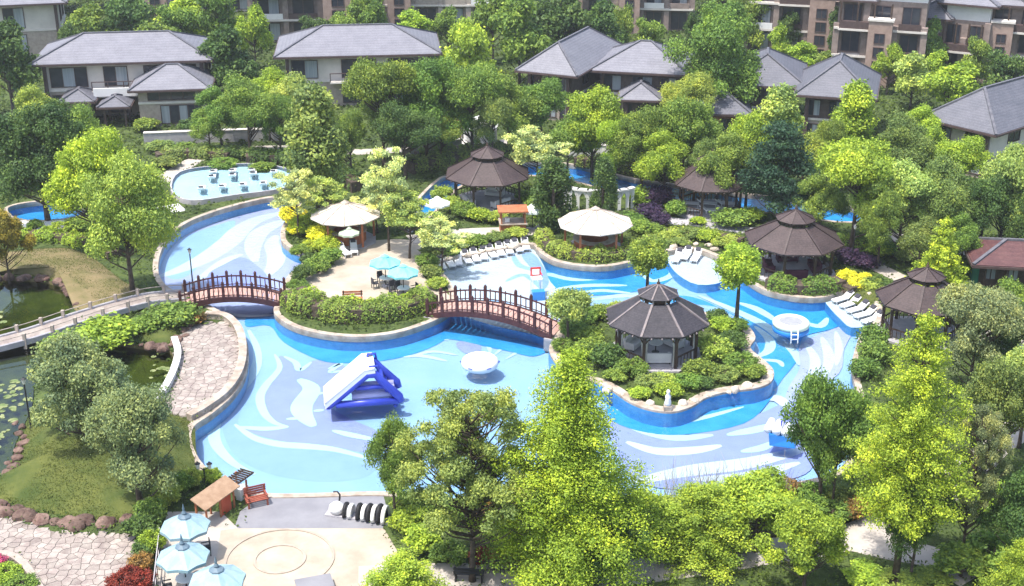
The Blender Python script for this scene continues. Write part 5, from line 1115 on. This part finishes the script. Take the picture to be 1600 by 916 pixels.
for a in [
 (886,545,908,340,'conifer_big',(.20,.275,.03),'tall bright yellow-green conifer standing in front of the island pavilion',K),
 (738,578,908,245,'feather_big',(.165,.205,.06),'tall feathery olive-green tree with bare lower trunk beside the bright conifer',B),
 (618,656,815,98,'round_a',GRN,'small dark green tree beside the white caterpillar sculpture',B),
 (1398,486,908,245,'conifer_open',(.23,.30,.035),'tall open yellow conifer with bare trunk near the pale curving path',K),
 (1422,725,905,110,'round_a',DRK,'dark green round tree under the tall yellow conifer',B),
 (1280,582,792,150,'round_b',GRN,'dark green tree on the south-east pool shore near the rocker float',B),
 (1300,640,800,90,'round_c',GRN,'small dark green tree leaning on the tall yellow conifer',B),
 (1090,758,866,190,'lime_cone',LIM,'spreading lime-green tree with thin pale trunk by the path bend',B),
 (1180,752,862,190,'feather_low',LIM,'lime feathery tree with lilac twigs above it on the south shore',B),
 (1255,795,925,150,'feather_low',LIM,'lime feathery tree where the two pale paths meet',B),
 (1010,775,870,150,'feather_low',LIM,'lime feathery tree close to the foot of the bright conifer',B),
 (925,780,905,190,'round_b',DRK,'dark green bushy tree under the bright conifer',B),
 (1502,610,880,120,'feather_big',OLG,'slender olive-green tree with dark leaning trunk beside the path',B),
 (1592,530,700,120,'round_c',LIM2,'pale lime tree overhanging the white path',B),
 (1592,720,905,150,'round_a',DRK,'dark green tree at the edge of the wood by the lower path',B),
 (1585,842,965,130,'lime_cone',LIM,'low lime tree at the end of the lower path',B),
 (1512,455,625,150,'wide_a',OLG,'dark-trunked grey-green spreading tree behind the tall yellow conifer',B),
 (1550,430,560,100,'round_c',MID,'mid-green tree behind the grey-green spreading tree',B),
 (630,868,965,190,'lime_cone',LIM,'low lime-green tree at the corner of the beige plaza',B),
 (220,600,792,172,'olive_a',OLG,'round grey-olive tree on the lawn mound near the pool shore',B),
 (138,534,708,176,'olive_a',OLG,'round grey-olive tree on the lawn mound nearer the pond',B),
 (208,245,458,160,'round_a',YGR,'round yellow-green tree beside the north-west lagoon',B),
 (160,200,385,165,'round_b',YEL,'golden-yellow round tree behind the round yellow-green tree',B),
 (75,162,345,172,'wide_b',DRK,'large dark green tree above the blue plunge pool',B),
 (22,36,185,120,'far_a',DRK,'dark green tree in front of the cream villa corner',B),
 (68,128,262,84,'round_c',YGR,'small yellow-green tree beside the two-storey cream villa',B),
 (128,165,300,110,'round_b',MID,'mid-green tree below the two-storey cream villa',B),
 (15,330,440,90,'feather_low',ORG,'orange-yellow small tree on the dry bank of the pond',B),
 (1010,360,481,84,'ball_a',YGR,'slim-trunked yellow-green ball tree behind the island pavilion',B),
 (1150,376,509,98,'ball_a',LIM,'lime ball-crowned tree on the tip of the planted island',B),
 (888,448,538,84,'ball_b',LIM2,'pale green small tree at the island end of the long footbridge',B),
 (466,248,372,88,'airy_a',PAL,'pale lime feathery tree above the yellow shrubs by the lagoon',B),
 (608,213,392,98,'airy_a',PAL,'tall pale lime feathery tree above the round pale canopy bar',B),
 (510,262,366,80,'airy_a',LIM2,'pale feathery tree beside the round pale canopy bar',B),
 (590,288,364,96,'airy_b',PAL,'wide pale feathery tree overhanging the teal parasols',B),
 (640,296,404,106,'airy_b',LIM2,'pale feathery tree between terrace and far path',B),
 (690,338,424,104,'airy_b',PAL,'cream-flowered low feathery tree by the north shelf loungers',B),
 (500,112,338,128,'column_leafy',OLV,'tall conical olive-green tree in front of the half-hidden cream villa',B),
 (600,94,262,132,'wide_a',MID,'broad mid-green tree in front of the half-hidden cream villa',B),
 (668,90,256,140,'wide_b',GRN,'broad dark green tree in front of the half-hidden cream villa',B),
 (738,104,254,138,'wide_a',GRN,'broad dark green tree behind the white marquee',B),
 (634,160,280,118,'round_b',DRK,'low dark tree under the broad trees before the villa',B),
 (795,108,244,108,'round_c',MID,'mid-green tree beside the villa with pyramid roof',B),
 (422,98,220,90,'round_c',LIM,'lime tree at the corner of the half-hidden cream villa',B),
 (392,120,248,116,'round_b',MID,'mid-green tree between the two cream villas',B),
 (348,130,236,80,'round_c',GRN,'small dark green tree beside the lower front wing of the villa',B),
 (470,104,232,92,'round_c',LIM2,'pale lime tree beside the conical olive-green tree',B),
 (362,44,170,112,'far_a',DRK,'dark green tree beside the long pale grey hip roof',B),
 (735,34,160,108,'far_b',LIM,'round lime-topped tree beside the half-hidden cream villa roof',B),
 (812,-4,140,110,'far_a',GRN,'tall dark green tree behind the pyramid-roofed villa',B),
 (872,-4,118,118,'far_b',DRK,'dark green tree rising behind the blue-grey pyramid roof',B),
 (932,2,116,92,'far_a',DRK,'dark green tree next to the far villa with red panels',B),
 (1120,8,200,158,'wide_b',GRN,'great dark green round tree in front of the far villas',B),
 (1076,114,222,104,'round_b',YGR,'yellowish round tree in front of the slate hip roof',B),
 (845,122,238,116,'round_b',GRN,'dark green tree below the blue-grey pyramid roof',B),
 (925,138,276,128,'feather_low',LIM,'lime feathery tree in front of the dark timber gallery',B),
 (1002,164,298,116,'round_b',MID,'mid-green tree below the small garden lodge',B),
 (1066,150,298,124,'round_b',MID,'mid-green tree between garden lodge and red timber house',B),
 (1038,200,318,96,'round_c',LIM,'lime tree rising behind the purple shrubs by the pavilion',B),
 (838,192,306,118,'airy_b',PAL,'cream-yellow feathery tree beside the river pavilion',B),
 (1135,202,334,96,'round_c',MID,'mid-green tree leaning over the pavilion with white loungers',B),
 (1208,118,300,106,'column_leafy',LIM2,'tall pale lime tree in front of the slate pyramid roof',B),
 (1326,114,268,88,'column_leafy',LIM,'lime column-shaped tree in front of the slate pyramid roof',B),
 (1216,192,350,134,'pine',BLU,'layered dark pine with straight trunk behind the plum-sofa pavilion',K),
 (1165,176,320,100,'feather_low',LIM,'lime feathery tree beside the red timber house',B),
 (1330,226,392,180,'wide_a',LIM,'wide lime tree leaning over the end of the lazy river',B),
 (1402,258,405,150,'feather_low',LIM2,'pale lime spreading tree beyond the lazy river end',B),
 (1405,182,318,116,'round_b',OLV,'olive-green round tree below the slate pyramid roof',B),
 (1488,212,330,124,'round_b',LIM,'lime round tree below the white gable wall',B),
 (1560,232,402,140,'feather_low',LIM2,'pale lime tree beside the slate-roofed villa corner',B),
 (1604,205,400,130,'round_a',MID,'mid-green tree above the maroon hut',B),
 (1528,268,405,118,'round_b',DRK,'dark green tree behind the maroon hut',B),
 (1462,252,404,124,'round_b',OLV,'olive tree behind the bright conical tree',B),
 (1596,290,415,90,'round_a',DRK,'dark green tree hard against the maroon hut',B),
 (1462,340,478,112,'conifer_mid',YEL,'bright yellow-green conical tree beside the stone path bend',K),
 (1340,30,108,98,'far_b',BLU,'blue-green dome-shaped tree in front of the far villa gallery',B),
 (1294,80,124,62,'far_a',MID,'small mid-green tree above the slate pyramid roof',B),
 (1562,82,180,94,'far_b',DRK,'dark blue-green tree above the slate-roofed villa',B),
 (1486,98,198,116,'far_a',LIM,'lime tree between slate-roofed villa and far row',B),
 (1422,84,172,84,'far_a',LIM2,'pale lime tree beside the slate pyramid roof',B),
 (864,252,358,64,'cypress',DRK,'broad dark columnar tree at the left end of the white arcade',K),
 (941,250,344,44,'cypress',DRK,'narrow dark columnar tree in front of the white arcade',K),
 (1280,268,370,90,'round_c',MID,'mid-green tree at the lazy river near the layered pine',B),
 (1500,330,430,70,'round_c',GRN,'green tree between the conical tree and the maroon hut',B),
 (1545,560,760,150,'round_b',OLV,'olive tree behind the slender leaning trunk',B),
]: tree(*a[:7], name=a[7])
# the wood and garden trees behind: look-alikes of each stretch share a label
for lab, grp, key, cols, spots in [
 ('{c} tree of the belt behind the long grey hip roof', 'tree belt behind the left villa', ('far_a','far_b'), (MID,DRK,LIM,GRN), [(148,8,112,96),(212,-6,102,104),(300,-8,92,104),(342,-24,96,88),(250,36,122,104),(120,40,130,60),(400,10,110,60),(278,10,100,80)]),
 ('small round {c} garden tree in front of the far stone villas', 'garden trees of the far row', ('far_a','far_b'), (GRN,MID,LIM,DRK), [(590,4,96,66),(540,22,92,74),(642,18,96,78),(492,26,92,66),(700,12,90,60),(1010,30,110,60),(1255,66,120,60),(1230,20,90,50),(770,-26,100,80),(970,10,110,50),(1460,80,150,60),(1312,14,112,56),(1448,30,126,52),(1166,-14,84,70),(1385,70,148,54),(1085,20,110,50),(575,-26,76,60),(1520,60,140,56),(1215,40,112,46)]),
 ('{c} tree standing behind the far stone villas', 'trees behind the far row', ('far_a','far_b'), (DRK,GRN,BLU), [(-20,-60,30,120),(80,-70,20,130),(180,-60,10,120),(480,-80,-20,120),(580,-90,-20,120),(700,-90,-30,130),(860,-70,0,130),(1050,-80,-20,130),(1130,-60,10,110),(1400,-80,-20,120),(1560,-80,-10,140)]),
 ('{c} tree of the thicket between right-hand pavilion and maroon hut', 'thicket on the right', ('round_b','round_c'), (MID,OLV,DRK,LIM), [(1370,300,420,80),(1430,330,440,80),(1575,470,600,100),(1610,440,560,90)]),
 ('{c} garden tree in the belt before the villas', 'garden trees before the villas', ('round_b','round_c','wide_a'), (MID,GRN,LIM,OLV,YGR), [(550,170,282,70),(885,170,280,80),(960,190,296,70),(1100,215,312,70),(1250,200,310,80),(1290,190,300,70),(1370,210,310,80),(1440,160,270,80),(770,150,262,80),(690,170,262,70),(330,165,240,60),(440,150,250,70),(1530,160,260,70),(0,210,300,90),(-20,110,240,90)]),
]:
    for i, (x,t,b,w) in enumerate(spots): tree(x, t, b, w, key[i % len(key)], cols[i % len(cols)], lab.replace('{c}', CN[cols[i % len(cols)]]), grp, B)

# shrubs
def shrubs(label, group, spots, cols, keys=('shrub_a','shrub_b'), name='shrub'):
    for i, (x, y, wpx, hm) in enumerate(spots):
        c = G(x, y, 0); w = wpx*1.15/scale_at(c); cc = cols[i % len(cols)]; plant(name, keys[i % len(keys)], c, w, hm, cc, label.replace('{c}', CN.get(cc, 'pink')), 'shrub', group if len(spots) > 1 else None, 'stem', 'foliage')
shrubs('{c} bright shrub along the lagoon edge of the terrace', 'yellow lagoon shrubs', [(458,352,50,1.9),(478,366,52,1.9),(500,382,52,1.8),(514,394,44,1.5),(462,368,34,1.2),(488,392,34,1.1)], (LEM,YEL,LEM,YEL))
shrubs('{c} rounded shrub between lagoon and terrace', 'green lagoon shrubs', [(516,412,46,1.4),(496,426,48,1.4),(474,440,46,1.4),(466,458,44,1.2),(470,400,40,1.0),(486,414,40,1.1)], (GRN,MID,DRK))
shrubs('domed clipped bright lime shrub by the lily pond', 'lime domes by the pond', [(162,542,92,2.1),(108,560,80,1.7),(130,545,70,1.6)], (LIM,), ('shrub_c',))
shrubs('{c} domed shrub at the pond end of the short footbridge', 'domes near the short footbridge', [(268,508,78,1.8),(225,518,60,1.1),(300,505,40,1.0)], (MID,GRN,RUS), ('shrub_c','shrub_a'))
shrubs('{c} leafy shrub in the island planting around the charcoal pavilion', 'island shrubs', [(950,572,66,1.7),(986,588,60,1.4),(925,560,60,1.6),(1016,606,56,1.0),(1046,620,50,1.0),(1074,606,54,1.0),(1094,590,58,1.4),(1116,562,66,1.9),(1142,548,56,1.5),(1158,580,60,1.4),(1178,590,44,1.0),(1132,594,52,1.0),(1128,520,50,1.3),(915,505,46,1.3),(940,498,46,1.2),(965,490,40,1.0),(1120,502,40,1.0),(900,530,52,1.4),(918,540,54,1.5),(890,520,40,1.4),(1000,622,40,.8),(1150,520,44,1.2),(960,596,44,.9),(1036,602,50,.8),(1100,606,40,.8),(880,548,40,1.0)], (DRK,GRN,MID,OLV,LIM,GRN,MID,YGR))
shrubs('lemon-yellow rounded shrub beside the plum-sofa pavilion', 'lemon shrubs', [(1322,440,34,1.1),(1338,452,34,1.0),(1350,442,28,.9)], (LEM,))
shrubs('dark purple-leaved rounded shrub along the grey path', 'purple shrubs', [(1026,320,46,2.0),(1012,340,40,1.4),(1030,352,34,1.2),(1325,412,50,1.3),(1350,416,44,1.1)], (PUR,), ('shrub_c',))
shrubs('{c} rounded shrub beside the pavilion with white loungers', 'round shrubs by the far pavilion', [(1000,318,48,1.7),(1056,338,40,1.6),(1140,352,62,1.6),(1090,352,30,.8),(985,352,40,1.3),(1000,366,44,1.4),(1170,345,40,1.3),(1020,366,40,1.0)], (LIM,GRN,MID), ('shrub_c','shrub_a'))
shrubs('low {c} shrub in the bed between beige canopy bar and small shelf', 'bed by the small shelf', [(1045,376,44,.9),(1075,372,46,.9),(1105,376,46,.9),(1130,386,44,.9),(1060,384,40,.7),(1150,396,40,1.0)], (YGR,OLV,LIM))
shrubs('low {c} shrub in the bed behind the long row of loungers', 'bed behind the long row', [(680,400,46,1.0),(712,390,46,1.1),(744,384,46,1.0),(776,378,44,1.0),(806,372,40,1.0),(668,416,44,1.1),(676,434,42,1.1),(684,450,38,.9),(700,400,40,.8)], (OLV,YGR,GRN))
shrubs('{c} leafy shrub round the river pavilion', 'shrubs round the river pavilion', [(706,330,44,1.5),(726,340,44,1.6),(750,346,44,1.3),(690,316,40,1.8),(838,330,40,1.5),(848,345,36,1.4),(775,348,40,1.1),(822,318,40,1.4)], (YGR,GRN,LIM))
shrubs('clipped {c} shrub on the east shore beside the yellow conifer', 'east shore shrubs', [(1358,548,50,2.1),(1366,570,50,1.8),(1352,590,46,1.4)], (GRN,MID), ('shrub_c',))
shrubs('low {c} shrub on the south-east shore under the dark trees', 'south-east shore shrubs', [(1230,778,60,1.2),(1270,786,60,1.3),(1310,790,60,1.4),(1345,770,60,1.6),(1360,735,60,1.6),(1200,785,60,1.0),(1375,700,60,1.5),(1365,660,50,1.4),(1340,810,60,1.2),(1300,815,70,1.2)], (RUS,GRN,OLV,MID))
shrubs('{c} leaved shrub of the hedge behind the picket fence', 'red-leaved hedge', [(750,884,44,1.2),(778,884,44,1.2),(806,882,44,1.2),(834,882,44,1.2),(862,880,44,1.1)], (RDD,RUS,RDD))
shrubs('{c} flowering shrub beside the railing', 'red flowering shrubs', [(205,908,44,.9),(222,890,44,1.0),(190,925,54,1.1),(226,918,44,1.0)], (RDD,RUS,RDD), ('shrub_b',))
shrubs('{c} shrub between lawn mound and grey-blue parasols', 'shrubs by the parasols', [(240,820,60,1.7),(262,790,56,1.5),(222,842,60,1.5),(240,862,50,1.4),(282,770,46,1.3),(300,760,40,1.2),(228,870,50,1.0),(330,752,40,.9)], (GRN,YGR,DRK,LIM))
shrubs('{c} flowering shrub in the kerbed bed', 'kerbed bed shrubs', [(10,905,60,.8),(-10,890,50,.8),(35,922,60,.7)], (LIM,(.36,.06,.14),GRN), ('shrub_b',))
shrubs('low {c} shrub along the pale path near the bright conifer', 'path shrubs', [(1350,905,80,.7),(1400,918,80,.7),(1450,912,80,.7),(700,880,70,1.3),(660,860,70,1.5),(880,890,80,1.3),(1500,900,100,1.8),(1550,890,110,2.0),(640,830,70,1.5)], (LIM,YGR,MID,GRN))
shrubs('low {c} shrub along the south shore behind the front trees', 'south shore shrubs', [(640,800,60,1.2),(680,805,60,1.3),(720,812,60,1.3),(760,815,60,1.3),(800,815,60,1.3),(840,815,60,1.3),(960,815,60,1.3),(1000,812,60,1.2),(1040,806,60,1.2),(1080,802,60,1.2),(1120,800,60,1.2),(1160,796,60,1.2)], (YGR,MID,GRN,RUS))
shrubs('round {c} shrub near the blue plunge pool', 'plunge pool shrubs', [(56,362,30,1.2),(100,366,60,1.1),(130,362,60,1.4),(20,372,60,1.0),(160,350,40,1.2)], (GRN,LIM,MID))
shrubs('low {c} shrub along the villa garden wall', 'villa garden shrubs', [(250,236,50,1.2),(290,240,50,1.2),(330,244,50,1.2),(372,246,50,1.4),(400,250,50,1.5),(430,252,50,1.6),(230,206,50,1.6),(300,204,50,1.4),(260,262,50,1.2),(350,262,50,1.0),(410,268,44,1.0),(470,262,60,1.6)], (OLV,GRN,MID,DRK))
shrubs('{c} shrub of the thicket along the right-hand path', 'right thicket shrubs', [(1390,400,50,1.4),(1420,410,50,1.4),(1370,400,50,1.3),(1500,430,60,1.6),(1530,480,60,1.6),(1480,470,60,1.4),(1580,500,70,1.6),(1400,470,50,1.0),(1440,480,50,1.0),(1370,450,50,1.0),(1560,600,80,2.2),(1600,820,90,2.2),(1540,800,90,2.0)], (GRN,OLV,LIM,MID,DRK))

# clipped hedges: one leafy mass along each line
def hedge(px, w, h, col, label, dens=150, leaf=.17, seed=1, name='hedge', col2=None):
    rg = np.random.default_rng(seed); p = cat_rom(survey(px), 8, False); P = np.array([[q.x,q.y] for q in p]); sg = np.linalg.norm(np.diff(P,axis=0),axis=1); L = np.concatenate([[0],np.cumsum(sg)])
    n = int(L[-1]*(w+2*h)*dens); s = rg.uniform(0,L[-1],n); x = np.interp(s,L,P[:,0]); y = np.interp(s,L,P[:,1]); e = .15; tx = np.interp(np.minimum(s+e,L[-1]),L,P[:,0])-np.interp(np.maximum(s-e,0),L,P[:,0]); ty = np.interp(np.minimum(s+e,L[-1]),L,P[:,1])-np.interp(np.maximum(s-e,0),L,P[:,1]); tl = np.hypot(tx,ty)+1e-9; nx, ny = -ty/tl, tx/tl
    th = rg.uniform(-.1,math.pi+.1,n); lump = 1+.16*np.sin(s*1.9+seed)+.10*np.sin(s*4.3+seed*2)+.06*np.sin(s*9.1); end = np.clip(np.minimum(s,L[-1]-s)/.5,.25,1)**.5
    u = np.sign(np.cos(th))*np.abs(np.cos(th))**.6*w/2; z = np.abs(np.sin(th))**.6*h; rr = (.80+.22*rg.uniform(0,1,n))*lump*end
    V = np.stack([x+nx*u*rr, y+ny*u*rr, np.maximum(z*rr,.03)],1); N = np.stack([nx*np.cos(th), ny*np.cos(th), np.sin(th)+.3],1)+rg.normal(size=(n,3))*.5
    c0 = np.array([P[:,0].mean(), P[:,1].mean(), 0]); r = thing(name, c0, 0, label, 'hedge')
    o = link('foliage', quadmesh('hedge_foliage', leaf_quads(V-c0, N, leaf, rg), LEAF, rg.normal(.5,.2,n)+.12*np.sin(s*1.3)), r); o.color = jitter(col,.04)
    core = [Vector((q.x-c0[0],q.y-c0[1],0)) for q in p]; co = ribbon(core, w*.72, -.05, h*.72).build('branches', M_bark, r)
hedge([(448,474),(480,490),(530,500),(580,500),(630,494),(676,478)], 1.9, 1.55, MID, 'long clipped green hedge round the south edge of the terrace', seed=3)
hedge([(470,464),(510,484),(560,488),(620,484),(668,468)], 1.2, 1.2, LIM, 'lighter green hedge behind the long clipped terrace hedge', seed=4)
hedge([(846,372),(858,390),(890,402),(930,406),(970,402),(1000,392),(1020,382)], 1.5, 1.1, YGR, 'curving yellow-green hedge round the beige canopy bar', seed=5)
hedge([(1200,448),(1240,457),(1280,457),(1312,450)], 1.8, 1.2, GRN, 'rounded green hedge between plum-sofa pavilion and pool', seed=6)
hedge([(640,270),(680,262),(730,254),(790,248),(850,244)], 2.2, 1.6, OLV, 'long trimmed olive hedge behind the lazy river', seed=7, leaf=.22, dens=90)
hedge([(650,250),(720,242),(790,238)], 1.8, 1.2, GRN, 'trimmed dark hedge behind the long olive hedge', seed=8, leaf=.22, dens=90)
hedge([(900,258),(960,266),(1010,274),(1050,282)], 1.8, 1.3, OLV, 'trimmed hedge on the far bank of the lazy river', seed=9, leaf=.22, dens=90)
hedge([(1320,458),(1350,452),(1400,460),(1440,470)], 1.6, .8, YGR, 'low yellow-green hedge behind the short row of loungers', seed=10)
hedge([(245,252),(300,246),(360,250)], 1.8, 1.2, OLV, 'trimmed olive hedge along the far diagonal path', seed=11, leaf=.22, dens=90)
hedge([(385,258),(430,256),(470,262),(520,276),(560,300)], 2.0, 1.5, DRK, 'dark hedge between raised lounge pool and conical tree', seed=12, leaf=.22, dens=90)
hedge([(1040,366),(1100,368),(1160,380)], 1.2, .6, YGR, 'low flowering yellow-green hedge along the grey path', seed=13)
hedge([(1300,382),(1350,392),(1400,400)], 1.6, 1.3, GRN, 'green hedge at the end of the lazy river', seed=14)
hedge([(30,372),(90,376),(150,388),(180,404)], 1.8, .9, LIM, 'low bright hedge along the crest of the dry bank', seed=15)
hedge([(1095,425),(1110,400)], .8, .5, OLV, 'short low hedge behind the ball-crowned lime tree', seed=16) if False else None
# tall lilac grass stems on the south shore
rg = np.random.default_rng(9); n = 420; X = []
for i in range(n):
    q = G(rg.uniform(1035,1230), rg.uniform(778,800)); h = rg.uniform(1.0,2.9); a = rg.normal(0,.6,2); w = .014
    b0 = np.array([q.x,q.y,0]); b1 = b0+np.array([a[0],a[1],h]); X.append([b0+[w,0,0], b0-[w,0,0], b1-[w*.4,0,0], b1+[w*.4,0,0]])
me = quadmesh('reed_stems', np.array(X), LEAF, rg.normal(.5,.2,n)); o = link('reeds', me); o.color = (.5,.46,.46,1); tag(o, 'thin grey-lilac grass stems on the south pool shore', 'grass'); o['kind'] = 'stuff'

# ground cover: low leaf tufts over every planted patch
rg = np.random.default_rng(5); n = 60000
yy = 56+(rg.uniform(0,1,n)**1.35)*190; xx = rg.uniform(-1,1,n)*(yy*.44+6)
keep = np.ones(n, bool)
for pl in [offset(main,.6), offset(wave,.5), offset(blue,.7), offset(farp,.7), offset(river,.6), pond]+PAVED: keep &= ~inside(pl, xx, yy)
on = inside(offset(isle,-.8), xx, yy); keep |= on
for hx in [o for o in bpy.data.objects if o.parent is None and o.get('category') in ('house','pavilion','gazebo','hut')]:
    rr = {'house': 0, 'pavilion': 3.6, 'gazebo': 3.2, 'hut': 0}[hx['category']]
    if rr: keep &= (np.hypot(xx-hx.location.x, yy-hx.location.y) > rr)
zz = np.zeros(n)
for mp_, hh in zip(PAVED_NOT, (1.1,.7,.5,.4)): keep &= ~inside(mp_, xx, yy) | (rg.uniform(0,1,n) < .0)
xx = xx[keep]; yy = yy[keep]; m = len(xx); T = 4
P = np.repeat(np.stack([xx,yy,np.zeros(m)],1), T, 0)+np.concatenate([rg.normal(0,.28,(m*T,2)), rg.uniform(.03,.38,(m*T,1))],1)
pt = np.array([mnoise.noise(Vector((a*.12,b*.12,3.3))) for a, b in zip(xx,yy)]); N = rg.normal(size=(m*T,3))*.5+np.array([0,0,.9])
dist = np.repeat(np.clip(yy/110,.6,2.0), T)
me = quadmesh('ground_cover', leaf_quads(P, N, .30*dist, rg), LEAF, np.repeat(.45+pt*.6, T)+rg.normal(0,.14,m*T)); o = link('ground_cover', me); o.color = (.085,.13,.025,1); tag(o, 'low mixed green ground cover in the planting beds', 'ground cover'); o['kind'] = 'stuff'
# grass on the rises
rg = np.random.default_rng(6); X = []; TT = []
for mp_, hh, dens in zip(PAVED_NOT, (1.1,.7,.5,.4), (150,80,150,80)):
    xs = [p.x for p in mp_]; ys = [p.y for p in mp_]; A = (max(xs)-min(xs))*(max(ys)-min(ys)); k = int(A*dens); x = rg.uniform(min(xs),max(xs),k); y = rg.uniform(min(ys),max(ys),k); ok = inside(mp_,x,y); x = x[ok]; y = y[ok]
    c = sum(mp_, Vector())/len(mp_); ang = np.arctan2(y-c.y,x-c.x); pa = np.array([math.atan2(p.y-c.y,p.x-c.x) for p in mp_]); pr_ = np.array([(p-c).length for p in mp_]); od = np.argsort(pa); R_ = np.interp(ang, pa[od], pr_[od], period=2*math.pi); t = np.clip(np.hypot(x-c.x,y-c.y)/R_,0,1); z = hh*(1-t**2.2)**1.1
    X.append(np.stack([x,y,z+.04],1)); TT.append(rg.normal(.5,.2,len(x)) + (.0))
P = np.concatenate(X); me = quadmesh('grass_blades', leaf_quads(P, rg.normal(size=(len(P),3))*.8+np.array([0,-.3,.6]), .10, rg, .35), LEAF, np.concatenate(TT)); o = link('grass', me); o.color = (.11,.135,.03,1); tag(o, 'short grass on the rises beside the pond', 'grass'); o['kind'] = 'stuff'

# ------------------------------------------------------------------ the hazy air
hz = MB().box(-960, -120, -4, 960, 2560, 46).build('haze', None); hz['kind'] = 'stuff'; tag(hz, 'thin pale summer haze over the gardens', 'haze')
hm = bpy.data.materials.new('haze'); hm.use_nodes = True; hn = hm.node_tree.nodes; hn.remove(hn['Principled BSDF'])
pv = hn.new('ShaderNodeVolumePrincipled'); pv.inputs['Color'].default_value = (.93,.96,1,1); pv.inputs['Density'].default_value = HAZE; pv.inputs['Anisotropy'].default_value = .3
hm.node_tree.links.new(pv.outputs[0], hn['Material Output'].inputs['Volume']); hz.data.materials.append(hm)
